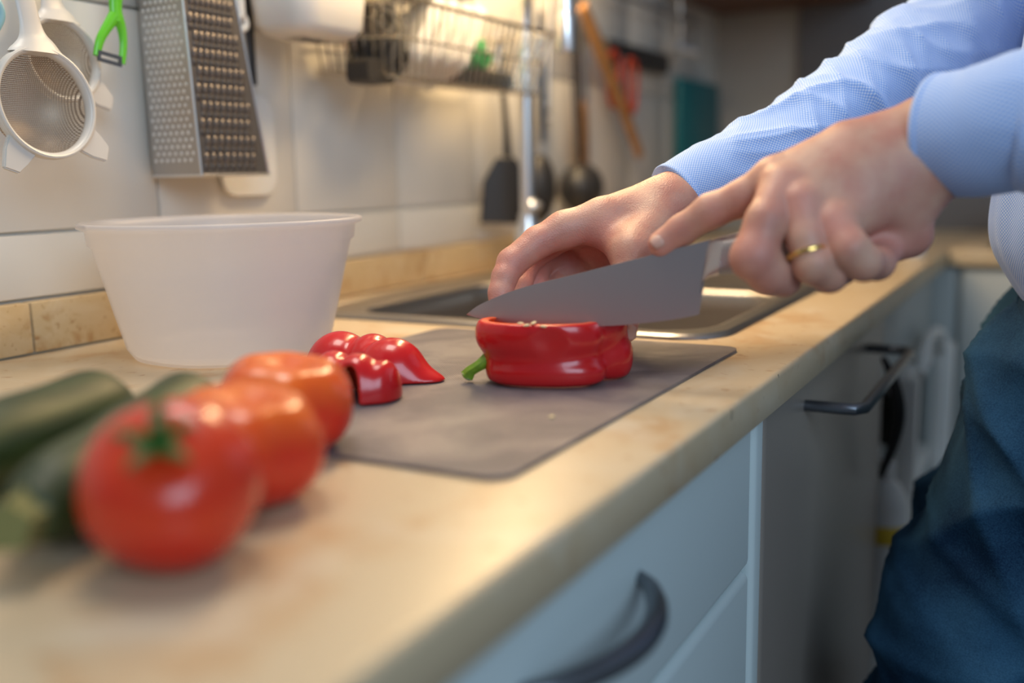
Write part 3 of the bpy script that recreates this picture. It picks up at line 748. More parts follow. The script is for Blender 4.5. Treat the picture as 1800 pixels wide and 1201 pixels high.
# white container hung on the wall
def container():
    bm = bmesh.new(); rings = []
    for (z, g_) in ((0.286, 0.030), (0.2865, 0.018), (0.290, 0.008), (0.298, 0.003), (0.32, 0.001), (0.45, -0.006)):
        rings.append([bm.verts.new((0.792+g_+p[0], -0.110+g_+p[1], z)) for p in rrect(0.112-2*g_, 0.086-2*g_, 0.024, 8)])
    bm.faces.new(rings[0][::-1])
    for A, B in zip(rings[:-1], rings[1:]):
        for i in range(len(A)): bm.faces.new((A[i], A[(i+1) % len(A)], B[(i+1) % len(A)], B[i]))
    return bm
ct = obj('hanging_container', container(), M['white_plastic'], auto=60)
sd = ct.modifiers.new('s', 'SOLIDIFY'); sd.thickness = 0.002; sd.offset = -1
tag(ct, 'white rounded plastic container hung on the wall left of the wire basket', 'container')
# wire basket
bk = thing('wire_basket', 'chrome wire basket hung on the tiles holding dishes and scourers', 'basket', (1.06, -0.08, 0.28))
bx0, bx1, by0, by1, bz0, bz1 = 0.925, 1.255, -0.122, -0.012, 0.252, 0.332
def bp_(sx, sy, t):
    fl = 0.018*t
    return Vector((bx0-fl+(bx1-bx0+2*fl)*sx, by0-fl+(by1-by0+fl)*sy, bz0+(bz1-bz0)*t+0.02*sy*(1-t)*0.6))
for t, r in ((0, 0.0018), (0.5, 0.0014), (1, 0.0028)):
    bm = bmesh.new(); cs = [bp_(0, 0, t), bp_(1, 0, t), bp_(1, 1, t), bp_(0, 1, t)]
    for i in range(4): tube(bm, [cs[i], cs[(i+1) % 4]], r, 8)
    rl2(obj('hoop_wire', bm, M['wire']), bk)
def wire(a, b, c=None):
    bm = bmesh.new(); tube(bm, [a, b], 0.0013, 6)
    return rl2(obj('wire', bm, M['wire']), bk)
for i in range(24):
    s = (i+0.5)/24; wire(bp_(s, 0, 0), bp_(s, 0, 1))
for i in range(9):
    s = (i+0.5)/9; wire(bp_(0, s, 0), bp_(0, s, 1)); wire(bp_(1, s, 0), bp_(1, s, 1))
for i in range(12):
    s = (i+0.5)/12; wire(bp_(s, 0, 0), bp_(s, 1, 0))
for s in (0.25, 0.75):
    rl2(obj('hook', tube(bmesh.new(), [bp_(s, 1, 1), bp_(s, 1, 1)+Vector((0, 0.01, 0.10)), Vector((bp_(s, 1, 1).x, -0.035, 0.468))], 0.0022, 8), M['wire']), bk)
# basket contents
def curly(name, c, r, mm, n, rw, sc=(1, 1, 1), seed=1):
    rnd = random.Random(seed); bm = bmesh.new()
    for k in range(n):
        pts = []; a0 = rnd.uniform(0, 6.28); ax = Vector((rnd.gauss(0, 1), rnd.gauss(0, 1), rnd.gauss(0, 1))).normalized(); q = ax.to_track_quat('Z', 'Y')
        rr = r*rnd.uniform(0.45, 1.0); off = rnd.uniform(-0.5, 0.5)*r
        for i in range(13):
            a = a0+i/12*5.5; v = q @ Vector((rr*math.cos(a), rr*math.sin(a), off*math.sin(a*1.5)))
            pts.append((c[0]+v.x*sc[0], c[1]+v.y*sc[1], c[2]+v.z*sc[2]))
        tube(bm, pts, rw, 5)
    return obj(name, bm, mm)
c1 = (0.9552, -0.0750, 0.2920)
tag(curly('metal_scourer', c1, 0.040, M['blackscrub'], 60, 0.0024, (1, 0.85, 1.15), 3), 'dark tangled metal scourer in the left of the wire basket', 'scourer')
c1 = (0.9164, -0.0950, 0.2600)
bm = bmesh.new(); prism(bm, rrect(0.05, 0.026, 0.008), (c1[0]-0.015, c1[1]+0.01, c1[2]-0.014), (1, 0, 0), (0, 0, 1), 0.03)
tag(obj('sponge', bm, M['blackscrub'], auto=30), 'dark scouring sponge on the basket bottom below the metal scourer', 'sponge')
for i, x in enumerate((1.024, 1.056, 1.088, 1.120)):
    bm = bmesh.new()
    sh = Matrix.Translation((x, -0.068, 0.300)) @ Matrix.Rotation(math.radians(36), 4, 'Y') @ Matrix.Rotation(math.radians(-25), 4, 'Z')
    prism(bm, [(a-0.046, b-0.042) for a, b in rrect(0.092, 0.098, 0.012)], (0, 0, 0), (0, 1, 0), (0, 0, 1), 0.017)
    for v in bm.verts: v.co = sh @ v.co
    bmesh.ops.bevel(bm, geom=bm.edges[:], offset=0.0012, segments=2, affect='EDGES')
    tag(obj('white_dish', bm, M['white_plastic']), ('first', 'second', 'third', 'last')[i]+' from the left of four white dishes standing on edge in the wire basket', 'dish', 'white dishes in the wire basket')
bm = nbox(0.965, 1.125, -0.110, -0.030, 0.352, 0.43, bev=0.012, seg=4)
tag(obj('white_tub', bm, M['white_plastic']), 'white plastic tub resting on top of the dishes in the basket', 'tub')
c1 = (1.1471, -0.0900, 0.2958)
tag(curly('green_scrub_cloth', c1, 0.018, M['green_cloth'], 18, 0.0036, (1.0, 1, 1.15), 5), 'crumpled green mesh cloth at the right of the basket', 'cloth')
c1 = (1.1712, -0.0800, 0.2681)
bm = nbox(c1[0]-0.045, c1[0]+0.055, -0.105, -0.05, c1[2]-0.010, c1[2]+0.010, bev=0.003)
tag(obj('scrub_brush', bm, M['blackscrub']), 'flat dark brush lying in the basket under the green cloth', 'brush')

# utensils on the rail
def hang(name, label, cat, parts, group='kitchen tools hanging from the rail'):
    t = thing(name, label, cat, parts[0][3], group)
    for nm, bm, mm, _ in parts: rl2(obj(nm, bm, mm), t)
    return t
def spat(c, w0, w1, h, y):
    bm = bmesh.new()
    prism(bm, [(-w0, 0), (w0, 0), (w1*0.85, -h*0.35), (w1, -h), (-w1, -h*0.96), (-w1*0.85, -h*0.35)], c, (0.62, -0.78, 0), (0, 0, 1), 0.004)
    bmesh.ops.bevel(bm, geom=bm.edges[:], offset=0.0012, segments=1, affect='EDGES'); return bm
a_ = (1.3272, -0.0350, 0.1617)
hang('kitchen_turner', 'black slotted turner with a bright steel handle, left of the tap', 'turner', [
    ('handle', tube(bmesh.new(), [(1.3059, -0.0350, 0.3445), (1.3102, -0.0350, 0.2888), (1.3158, -0.0350, 0.2607)], [0.005, 0.0095, 0.006], 12, res=12, flat=0.5, up=(1, 0, 0)), M['chrome'], a_),
    ('shaft', tube(bmesh.new(), [(1.3159, -0.0350, 0.2648), (1.3238, -0.0350, 0.2076), (1.3266, -0.0350, 0.1491)], [0.007, 0.0085, 0.013], 10, res=12, flat=0.4, up=(1, 0, 0)), M['black'], a_),
    ('blade', spat((a_[0]-0.034, -0.050, a_[2]+0.006), 0.014, 0.040, 0.098, 0), M['black'], a_),
    ('hook', torus(bmesh.new(), ((1.3251, -0.0350, 0.3587)[0], -0.035, 0.455), (0, 1, 0), 0.010, 0.0018), M['chrome'], a_)])
a_ = (1.5659, -0.0450, 0.1187)
hang('ladle', 'black ladle with a round bowl hanging right of the tap', 'ladle', [
    ('handle', tube(bmesh.new(), [(1.5403, -0.0450, 0.3961), (1.5468, -0.0450, 0.2876), (1.5576, -0.0450, 0.1618)], [0.008, 0.010, 0.007], 10, res=14, flat=0.5, up=(1, 0, 0)), M['black'], a_),
    ('bowl', ball(bmesh.new(), a_, 0.044, 24, 14, (1.0, 0.85, 0.95)), M['black'], a_),
    ('hook', torus(bmesh.new(), ((1.5403, -0.0450, 0.3961)[0], -0.04, 0.452), (0, 1, 0), 0.012, 0.0018), M['chrome'], a_)])
a_ = (1.6642, -0.0200, 0.1474)
hang('wooden_spatula', 'brown wooden spatula hanging behind the black ladle', 'spatula', [
    ('handle', tube(bmesh.new(), [(1.6349, -0.0200, 0.4099), (1.6370, -0.0200, 0.2659)], 0.006, 10), M['darksteel'], a_),
    ('blade', tube(bmesh.new(), [(1.6372, -0.0200, 0.2756), (1.6316, -0.0200, 0.2314), (1.6254, -0.0200, 0.1575)], [0.007, 0.020, 0.026], 12, res=12, flat=0.2, up=(1, 0, 0)), M['wood'], a_)])
a_ = (1.4489, -0.0300, 0.1484)
hang('slotted_spoon', 'dark long spoon hanging directly behind the tap column', 'spoon', [
    ('handle', tube(bmesh.new(), [(1.4510, -0.0300, 0.3952), (1.4521, -0.0300, 0.3086), (1.4524, -0.0300, 0.1934)], [0.007, 0.012, 0.008], 10, res=12, flat=0.5, up=(1, 0, 0)), M['darksteel'], a_),
    ('bowl', ball(bmesh.new(), (1.4420, -0.0300, 0.1214), 0.030, 20, 12, (1.0, 0.8, 1.8)), M['black'], a_)])
a_ = (1.4564, -0.0500, 0.2373)
hang('steel_whisk', 'slim steel tool with a round end between tap and ladle', 'utensil', [
    ('handle', tube(bmesh.new(), [(1.5082, -0.0200, 0.4387), (1.4978, -0.0200, 0.3666), (1.4898, -0.0200, 0.2401)], 0.004, 10), M['steel'], a_),
    ('end_ring', torus(bmesh.new(), (1.4876, -0.0200, 0.2355), (0, 1, 0), 0.010, 0.004), M['chrome'], a_)])
a_ = (1.6872, -0.0550, 0.2963)
hang('wooden_spoon', 'long wooden spoon handle hanging at a slant', 'spoon', [
    ('handle', tube(bmesh.new(), [(1.5655, -0.0500, 0.4169), (1.6248, -0.0500, 0.3609), (1.7251, -0.0500, 0.2709), (1.8203, -0.0500, 0.1760)], [0.013, 0.017, 0.015, 0.012], 12, res=16, flat=0.6), M['wood'], a_)])
a_ = (1.7732, -0.0300, 0.3241)
sc_ = thing('scissors', 'kitchen scissors with orange-red handles on the dark magnetic strip', 'scissors', a_, 'kitchen tools hanging from the rail')
for pts_ in ([(1.7255, -0.0300, 0.3546), (1.7465, -0.0300, 0.3625), (1.7679, -0.0300, 0.3442), (1.7621, -0.0300, 0.2822), (1.7405, -0.0300, 0.2626), (1.7196, -0.0300, 0.2848), (1.7201, -0.0300, 0.3351), (1.7255, -0.0300, 0.3546)],
             [(1.8236, -0.0300, 0.3552), (1.8466, -0.0300, 0.3530), (1.8555, -0.0300, 0.3196), (1.8468, -0.0300, 0.2677), (1.8293, -0.0300, 0.2583), (1.8150, -0.0300, 0.2852), (1.8122, -0.0300, 0.3323), (1.8236, -0.0300, 0.3552)]):
    rl2(obj('finger_loop', tube(bmesh.new(), pts_, 0.0042, 10, res=40), M['red_handle']), sc_)
rl2(obj('blade', tube(bmesh.new(), [(1.7843, -0.0300, 0.3558), (1.7895, -0.0300, 0.2628)], [0.010, 0.007], 8, flat=0.3, up=(1, 0, 0)), M['steel']), sc_)
bm = bmesh.new(); a_, b_ = Vector((1.7308, -0.0120, 0.3724)), Vector((2.0577, -0.0120, 0.3747))
box(bm, a_.x, b_.x, -0.024, 0.0, 0.345, 0.385, bev=0.003)
tag(obj('magnetic_strip', bm, M['black']), 'dark magnetic knife strip on the far end of the tiled wall', 'knife strip')
hk = thing('wall_hook', 'small chrome double hook with hanging bar near the wall end', 'hook', (2.1129, -0.0300, 0.4089))
rl2(obj('stem', tube(bmesh.new(), [(2.0955, -0.0300, 0.5345), (2.1056, -0.0300, 0.4105)], 0.006, 10), M['steel']), hk)
rl2(obj('peg', tube(bmesh.new(), [(2.1058, -0.0300, 0.4035), (2.0348, -0.0550, 0.3947), (2.0699, -0.0750, 0.3874)], 0.008, 10), M['chrome']), hk)
rl2(obj('ball_end', ball(bmesh.new(), (2.0489, -0.0500, 0.3987), 0.014), M['chrome']), hk)
bm = bmesh.new(); tl_ = (2.1000, -0.0274, 0.3442); br_ = (2.3400, -0.0121, 0.1864)
box(bm, 2.12, 2.40, -0.025, -0.013, 0.10, 0.345, bev=0.003)
tag(obj('teal_board', bm, M['teal']), 'teal rectangular chopping board hanging at the end of the tiled wall', 'board')
bm = nbox(2.02, 2.455, -0.36, -0.002, 0.515, 0.95, bev=0.003)
tag(obj('wall_cabinet', bm, M['brownwood'], auto=30), 'brown wooden wall cabinet whose underside shows at the top edge', 'cabinet')
# hob and pan on the return counter
hb = thing('hob', 'black glass hob on the far return worktop', 'hob', (2.15, -0.95, 0.0))
rl2(obj('glass', nbox(1.93, 2.42, -1.25, -0.66, 0.0003, 0.006, bev=0.002), M['hob']), hb)
bm = lathe(bmesh.new(), [(0, 0.007), (0.11, 0.007), (0.118, 0.014), (0.122, 0.085), (0.126, 0.087), (0.119, 0.087), (0.114, 0.016), (0, 0.013)], 40, (2.17, -0.80, 0))
tag(obj('frying_pan', bm, M['black']), 'black pan standing on the far hob', 'pan')
cp = Vector((1.7074, -0.5638, 0.0000))
bm = lathe(bmesh.new(), [(0, 0.0), (0.016, 0.0), (0.017, 0.004), (0.015, 0.030), (0.011, 0.036), (0, 0.037)], 20, (cp.x, cp.y, 0.0003))
tag(obj('white_cup', bm, M['white_plastic']), 'small white cap-shaped pot on the worktop edge below the knife hand', 'pot')

# ============================================================ PLASTIC BOWL
def bowl():
    bm = bmesh.new()
    out = [(0.0, 0.0012), (0.070, 0.0005), (0.080, 0.0035), (0.0855, 0.012), (0.0925, 0.04), (0.1005, 0.075), (0.1065, 0.100), (0.1095, 0.1025), (0.1105, 0.114), (0.1165, 0.1165), (0.1172, 0.1195), (0.1140, 0.1210), (0.1100, 0.1195), (0.1085, 0.1150), (0.1055, 0.103), (0.099, 0.075), (0.091, 0.04), (0.0838, 0.0125), (0.079, 0.006), (0.069, 0.0028), (0.0, 0.0030)]
    return lathe(bm, [(r_*0.955, z_*0.925) for r_, z_ in out], 96)
bw = obj('plastic_bowl', bowl(), M['bowl'], auto=None); bw.location = (0.602, -0.171, 0.0002)
tag(bw, 'translucent milky plastic bowl standing on the worktop by the wall', 'bowl')

# ============================================================ CHOPPING MAT
A0, A1, A2, A3 = Vector((0.3898, -0.5492, 0.0000)), Vector((0.7796, -0.5495, 0.0000)), Vector((0.7426, -0.2474, 0.0000)), Vector((0.3933, -0.4355, 0.0000))
ex = (A1-A0).normalized(); ey = Vector((-ex.y, ex.x, 0)); Lx = (A1-A0).length; Ly = 0.285
bm = bmesh.new(); prism(bm, rrect(Lx, Ly, 0.014, 8), (A0.x, A0.y, 0.0013), ex, ey, 0.0022)
cbd = obj('chopping_mat', bm, M['board'], auto=30)
tag(cbd, 'thin dark grey flexible chopping mat with rounded corners on the worktop', 'chopping mat')
BT = 0.0024

# ============================================================ TOMATOES
def tomato_mesh(seed, R_, Hh, lobes, amp, ph, stem_dip=0.3):
    rnd = random.Random(seed); bm = bmesh.new(); NU, NV = 72, 40; rings = []
    for j in range(NV+1):
        th = PI*j/NV; ring = []
        for i in range(NU):
            a = 2*PI*i/NU
            rib = 1+amp*(math.cos(lobes*a+ph)+0.5*math.cos((lobes-2)*a+1.3*ph))*math.sin(th)**0.6*(0.35+0.65*(0.5+0.5*math.cos(th)))
            r = math.sin(th)**0.88*R_*rib
            z = math.cos(th)
            dip = stem_dip*math.exp(-(th/0.38)**2)+0.10*math.exp(-((PI-th)/0.4)**2)*-1
            z = Hh*(z*0.96-dip*0.55 if th < PI/2 else z*0.96+0.08*math.exp(-((PI-th)/0.5)**2))
            ring.append(bm.verts.new((r*math.cos(a), r*math.sin(a), z)))
        rings.append(ring)
    for j in range(NV):
        for i in range(NU): bm.faces.new((rings[j][i], rings[j+1][i], rings[j+1][(i+1) % NU], rings[j][(i+1) % NU]))
    bmesh.ops.remove_doubles(bm, verts=bm.verts, dist=0.00005)
    return bm
def tomato(c, R_, Hh, seed, lobes, amp, ph, tilt, label, stem=True, dip=0.3):
    t = thing('tomato', label, 'tomato', c, 'tomatoes in a row on the worktop')
    t.rotation_euler = tilt
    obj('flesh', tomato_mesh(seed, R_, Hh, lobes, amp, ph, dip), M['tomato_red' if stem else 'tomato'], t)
    if not stem: return t
    bm = bmesh.new(); z0 = Hh*(0.96-dip*0.55)
    tube(bm, [(0, 0, z0-0.002), (0.001, 0.001, z0+0.005), (0.003, 0.0, z0+0.013)], [0.0022, 0.0018, 0.0022], 8, res=8)
    rnd = random.Random(seed)
    for k in range(5):
        a = 2*PI*k/5+rnd.uniform(-.2, .2)+0.4; Ls = rnd.uniform(0.014, 0.019)
        ps = [(math.cos(a)*s*Ls, math.sin(a)*s*Ls, z0+0.002+0.006*math.sin(s*2.2)+0.0035*s*s) for s in (0.05, 0.35, 0.7, 1.0)]
        tube(bm, ps, [0.0026, 0.0030, 0.0020, 0.0004], 6, res=8, flat=0.4, up=(-math.sin(a), math.cos(a), 0))
    obj('stem', bm, M['tom_stem'], t)
    return t
T1 = (0.2506, -0.4855, 0.0311); T2 = (0.3164, -0.4593, 0.0270); T3 = (0.3881, -0.4198, 0.0254)
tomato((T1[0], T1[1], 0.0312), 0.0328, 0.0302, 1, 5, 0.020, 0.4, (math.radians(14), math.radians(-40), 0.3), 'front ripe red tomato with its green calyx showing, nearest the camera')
tomato((T2[0], T2[1], 0.0272), 0.0352, 0.0290, 2, 6, 0.060, 1.4, (math.radians(4), math.radians(-8), 1.0), 'middle ribbed red tomato with lamp glow painted on top, between the other two', dip=0.55, stem=False)
tomato((T3[0], T3[1], 0.0275), 0.0362, 0.0285, 3, 6, 0.070, 2.6, (math.radians(-4), math.radians(-6), 2.2), 'back ribbed red tomato with lamp glow painted on top, touching the pepper pieces', dip=0.6, stem=False)

# ============================================================ ZUCCHINI
def zucchini(far, near, r, label, near_stem=True):
    far = Vector(far); near = Vector(near); d = (near-far); L = d.length; d.normalize()
    t = thing('zucchini', label, 'zucchini', tuple((far+near)/2), 'dark green zucchini lying on the worktop')
    q = d.to_track_quat('X', 'Z'); t.rotation_mode = 'QUATERNION'; t.rotation_quaternion = q
    bm = bmesh.new(); n = 14
    prof = [(-L/2, 0.0008), (-L/2+0.0008, r*0.45), (-L/2+0.004, r*0.72), (-L/2+0.012, r*0.93), (-L/2+0.03, r*1.03), (0, r*1.0), (L/2-0.045, r*0.93), (L/2-0.02, r*0.80), (L/2-0.008, r*0.6), (L/2-0.001, r*0.42), (L/2, 0.0008)]
    def dz(s, a, rr): return rr*0.018*math.cos(5*a)+0.0006*math.sin(s*90+a)
    pts = [(x, 0.0035*math.sin((x/L+.5)*PI), 0) for x, _ in prof]
    tube(bm, pts, [p[1] for p in prof], 40, res=60, disp=dz)
    obj('skin', bm, M['zucchini'], t)
    bm = bmesh.new(); tube(bm, [(L/2-0.003, 0, 0), (L/2+0.004, 0, 0.0), (L/2+0.013, 0.001, 0.001)], [r*0.46, r*0.40, r*0.42], 10, res=8, disp=lambda s, a, rr: rr*0.12*math.cos(5*a))
    s_ = obj('stem', bm, mat('dry_stem', (0.20, 0.19, 0.06), 0.7, bump=0.4), t); s_['label'] = 'pale cut stem end'
    bm = ball(bmesh.new(), (-L/2-0.0005, 0, 0), 0.0030, 10, 8, (.5, 1, 1)); obj('blossom_scar', bm, mat('scar_tan', (0.40, 0.36, 0.16), 0.8), t)
    return t
zr = 0.0220
z2f = (0.3779, -0.3650, 0.0217); z2n = (0.2181, -0.4438, 0.0246)
zucchini((z2f[0], z2f[1], zr), (z2n[0], z2n[1], zr), zr, 'right dark green zucchini lying against the tomatoes')
z1f = (0.3596, -0.3217, 0.0214); z1n = (0.2224, -0.3546, 0.0269)
zucchini((z1f[0], z1f[1], 0.0225), (z1n[0], z1n[1], 0.0225), 0.0225, 'left dark green zucchini nearest the wall, cut off by the frame')

# ============================================================ RED PEPPER (cut, hollow)
pa = np.array([0.30, -0.954, 0.0]); pp = np.array([0.954, 0.30, 0.0]); PO = np.array([0.559, -0.440, BT])
def to_pep(s, t, z): return PO+pa*s+pp*t+np.array([0, 0, z])
PR = np.array([pa, pp, [0, 0, 1.0]])
def f_sup(p, c, r, Rm, pw=2.3):
    q = np.abs(((p-np.array(c, np.float32))@np.array(Rm, np.float32).T)/np.array(r, np.float32))
    return ((q**pw).sum(-1)**(1/pw)-1)*min(r)
def pep_outer(p, off=0.0):
    d = None
    for (s, t, z, rs, rt, rz, k) in (
        (0.0330, 0.0250, 0.0340, 0.0440-off, 0.0270-off, 0.0220-off, 0.004),
        (0.0375, 0.0225, 0.0085, 0.0410-off, 0.0235-off, 0.0150-off, 0.0060),
        (0.0400, 0.0480, 0.0240, 0.0400-off, 0.0240-off, 0.0280-off, 0.010),
        (0.0720, 0.0480, 0.0150, 0.0225-off, 0.0200-off, 0.0220-off, 0.0040),
        (0.0690, 0.0440, 0.0400, 0.0220-off, 0.0200-off, 0.0190-off, 0.0060),
        (0.0340, 0.0360, 0.0220, 0.0340-off, 0.0260-off, 0.0240-off, 0.010)):
        e = f_sup(p, to_pep(s, t, z), (rs, rt, rz), PR)
        d = e if d is None else smin(d, e, k)
    # the crease between the two front lobes fades out towards the stem
    return d
def pep_skin(p):
    o = pep_outer(p)
    dm = f_ell(p, to_pep(0.045, -0.0058, 0.031), (0.008, 0.0055, 0.007), PR)
    return smax(o, -dm, 0.008)
def pepper_fn(p):
    o = pep_skin(p)
    q = p-PO.astype(np.float32); s = q@pa.astype(np.float32)
    i = pep_outer(p, 0.0055)
    d = smax(o, -i, 0.0012)
    d = smax(d, p[..., 2]-(BT+0.0432-0.004*(s-0.03)), 0.0010)
    d = smax(d, (BT+0.0004)-p[..., 2], 0.0035)
    return d
lo, vx, D = field(PO+np.array([-0.015, -0.105, -0.004]), PO+np.array([0.115, 0.035, 0.055]), 0.0009, pepper_fn)
V, F = surface_net(lo, vx, D); V = relax(V, F, 2)
me = np_mesh('pepper', V, F)
fl = np.clip(-pep_skin(V.astype(np.float32))/0.0012-0.15, 0, 1)
at = me.attributes.new('flesh', 'FLOAT', 'POINT'); at.data.foreach_set('value', fl.astype(np.float32))
pep = thing('bell_pepper', 'red bell pepper sliced open on top, lying under the knife', 'pepper', tuple(to_pep(0.035, 0.03, 0)))
rl2(link('flesh', me, M['pepper']), pep)
st0 = (0.5786, -0.4314, 0.0182); st1 = (0.5727, -0.4183, 0.0071)
bm = tube(bmesh.new(), [st0, (0.5741, -0.4267, 0.0143), (0.5726, -0.4211, 0.0106), st1], [0.0050, 0.0036, 0.0036, 0.0047], 12, res=14, disp=lambda s, a, r: r*0.10*math.cos(5*a))
rl2(obj('stem', bm, M['stem_green']), pep)
bm = bmesh.new(); dd = (Vector(st1)-Vector((0.5726, -0.4211, 0.0106))).normalized(); tube(bm, [Vector(st1)-dd*0.0006, Vector(st1)+dd*0.0012, Vector(st1)+dd*0.0014], [0.0046, 0.0040, 0.0005], 12)
rl2(obj('stem_end', bm, M['stem_cut']), pep)['label'] = 'pale freshly cut stem end'
for i, (c, rx) in enumerate((((0.5653, -0.4690, 0.0458), 0.3), ((0.5686, -0.4794, 0.0452), -0.2), ((0.5703, -0.4714, 0.0468), 0.9), ((0.5696, -0.4621, 0.0460), 0.1))):
    bm = ball(bmesh.new(), (0, 0, 0), 0.0018, 12, 8, (1.35, 0.9, 0.5))
    s_ = obj('seed', bm, M['seed']); s_.location = c; s_.rotation_euler = (0.2, 0.3*rx, rx+1.9); rl2(s_, pep)
for (c, nm) in (((0.5048, -0.5168, 0.0000), 'on the chopping mat in front of the pepper'), ((0.6455, -0.4991, 0.0000), 'beside the right end of the pepper')):
    s_ = obj('pepper_seed', ball(bmesh.new(), (0, 0, 0), 0.0017, 10, 8, (1.3, .9, .45)), M['seed']); s_.location = (c[0], c[1], BT+0.0008)
    tag(s_, 'single cream pepper seed '+nm, 'seed')

# cut pepper pieces (shells)
def pep_piece(label, ells, planes, lo, hi, inner=0.0052, dents=(), blade=0.0):
    def outer(p, off=0.0):
        d = None
        for (c, r, rz, k) in ells:
            ca, sa = math.cos(rz), math.sin(rz)
            e = f_ell(p, c, (r[0]-off, r[1]-off, r[2]-off), [[ca, sa, 0], [-sa, ca, 0], [0, 0, 1]])
            d = e if d is None else smin(d, e, k)
        return d
    def fn(p):
        d = smax(outer(p), -outer(p, inner), 0.0015)
        for (n, o) in planes:
            n = np.array(n, np.float32); n /= np.linalg.norm(n)
            d = smax(d, (p-np.array(o, np.float32))@n, 0.0015)
        for (c, r) in dents: d = smax(d, -f_ell(p, c, r), 0.003)
        return d
    lo_, vx_, D_ = field(lo, hi, 0.001, fn); V_, F_ = surface_net(lo_, vx_, D_); V_ = relax(V_, F_, 2)
    me_ = np_mesh('pepper_piece', V_, F_)
    f_ = np.clip((-outer(V_.astype(np.float32))-0.0008)/0.0015, 0, 0.55)
    me_.attributes.new('flesh', 'FLOAT', 'POINT').data.foreach_set('value', f_.astype(np.float32))
    o = link('pepper_piece', me_, M['pepper']); return tag(o, label, 'pepper piece', 'cut red pepper pieces')
q0 = Vector((0.5601, -0.3641, 0.0072)); q1 = Vector((0.5699, -0.3107, 0.0012))
pep_piece('larger arched red pepper piece lying skin up, pointed end to the right',
    [((q0.x, q0.y, 0.004), (0.023, 0.0260, 0.0280), 0.2, 0.006), ((q0.x+0.012, q0.y+0.026, 0.004), (0.026, 0.020, 0.0275), 0.3, 0.005), ((q1.x, q1.y, 0.004), (0.026, 0.026, 0.0280), 0.1, 0.005), ((q0.x+0.004, q0.y-0.026, 0.001), (0.012, 0.014, 0.0085), 0.3, 0.012)],
    [((0, 0, -1), (0, 0, BT+0.0006))],
    (q0.x-0.05, q0.y-0.045, 0.0), (q0.x+0.075, q0.y+0.09, 0.045), inner=0.0045,
    dents=(((q0.x-0.026, q0.y+0.021, 0.004), (0.024, 0.0115, 0.0230)),))
q2 = Vector((0.4922, -0.3813, 0.0148))
pep_piece('smaller red pepper piece leaning in front, beside the back tomato',
    [((q2.x+0.004, q2.y-0.002, 0.004), (0.020, 0.019, 0.0290), 0.4, 0.005), ((q2.x+0.010, q2.y+0.022, 0.004), (0.022, 0.018, 0.0280), 0.2, 0.005), ((q2.x+0.012, q2.y-0.017, 0.008), (0.016, 0.010, 0.0200), 0.2, 0.006)],
    [((0, 0, -1), (0, 0, BT+0.0006))],
    (q2.x-0.04, q2.y-0.05, 0.0), (q2.x+0.05, q2.y+0.06, 0.045), inner=0.0045,
    dents=(((q2.x-0.012, q2.y-0.004, 0.006), (0.016, 0.009, 0.0220)),))

# ============================================================ KNIFE
kn = thing('chef_knife', 'steel chef knife with a ribbed steel handle, slicing over the pepper', 'knife', (0.6078, -0.5748, 0.0827))
spine = [(0.5914, -0.4072, 0.0464), (0.5928, -0.4149, 0.0522), (0.5941, -0.4244, 0.0569), (0.5963, -0.4414, 0.0637), (0.5986, -0.4623, 0.0700), (0.6007, -0.4827, 0.0751), (0.6037, -0.5104, 0.0824), (0.6063, -0.5353, 0.0888), (0.6088, -0.5593, 0.0952), (0.6107, -0.5773, 0.1001)]
edge = [(0.5914, -0.4072, 0.0464), (0.5915, -0.4140, 0.0447), (0.5920, -0.4252, 0.0432), (0.5929, -0.4428, 0.0420), (0.5942, -0.4641, 0.0418), (0.5956, -0.4848, 0.0420), (0.5976, -0.5129, 0.0433), (0.5996, -0.5380, 0.0463), (0.6015, -0.5585, 0.0497), (0.6029, -0.5726, 0.0531)]
N_ = 28
sp_ = catmull(spine, N_); ed_ = catmull(edge, N_)
kx = Vector((0.6064, -0.5708, 0.0755))-Vector((0.5946, -0.4421, 0.0529)); kx.normalize(); kz = Vector((0, 0, 1)); kn_n = kx.cross(kz).normalized()
bm = bmesh.new(); L_, R_s = [], []
MM = 6
rowsL = []; rowsR = []
for i in range(N_+1):
    a = Vector(sp_[i]); b = Vector(ed_[i]); th = 0.0011*min(1, 0.15+i/8)
    rowsL.append([bm.verts.new(a.lerp(b, j/MM)+kn_n*th*(1-j/MM)**0.7) for j in range(MM)]+[bm.verts.new(b)])
    rowsR.append([bm.verts.new(a.lerp(b, j/MM)-kn_n*th*(1-j/MM)**0.7) for j in range(MM)]+[rowsL[-1][-1]])
for i in range(N_):
    for j in range(MM):
        bm.faces.new((rowsL[i][j], rowsL[i+1][j], rowsL[i+1][j+1], rowsL[i][j+1]))
        bm.faces.new((rowsR[i][j+1], rowsR[i+1][j+1], rowsR[i+1][j], rowsR[i][j]))
    bm.faces.new((rowsL[i][0], rowsR[i][0], rowsR[i+1][0], rowsL[i+1][0]))
for j in range(MM):
    vs = [rowsL[-1][j], rowsR[-1][j], rowsR[-1][j+1], rowsL[-1][j+1]]; bm.faces.new(list(dict.fromkeys(vs)))
bmesh.ops.remove_doubles(bm, verts=bm.verts, dist=0.00002)
rl2(obj('blade', bm, M['blade'], auto=35), kn)
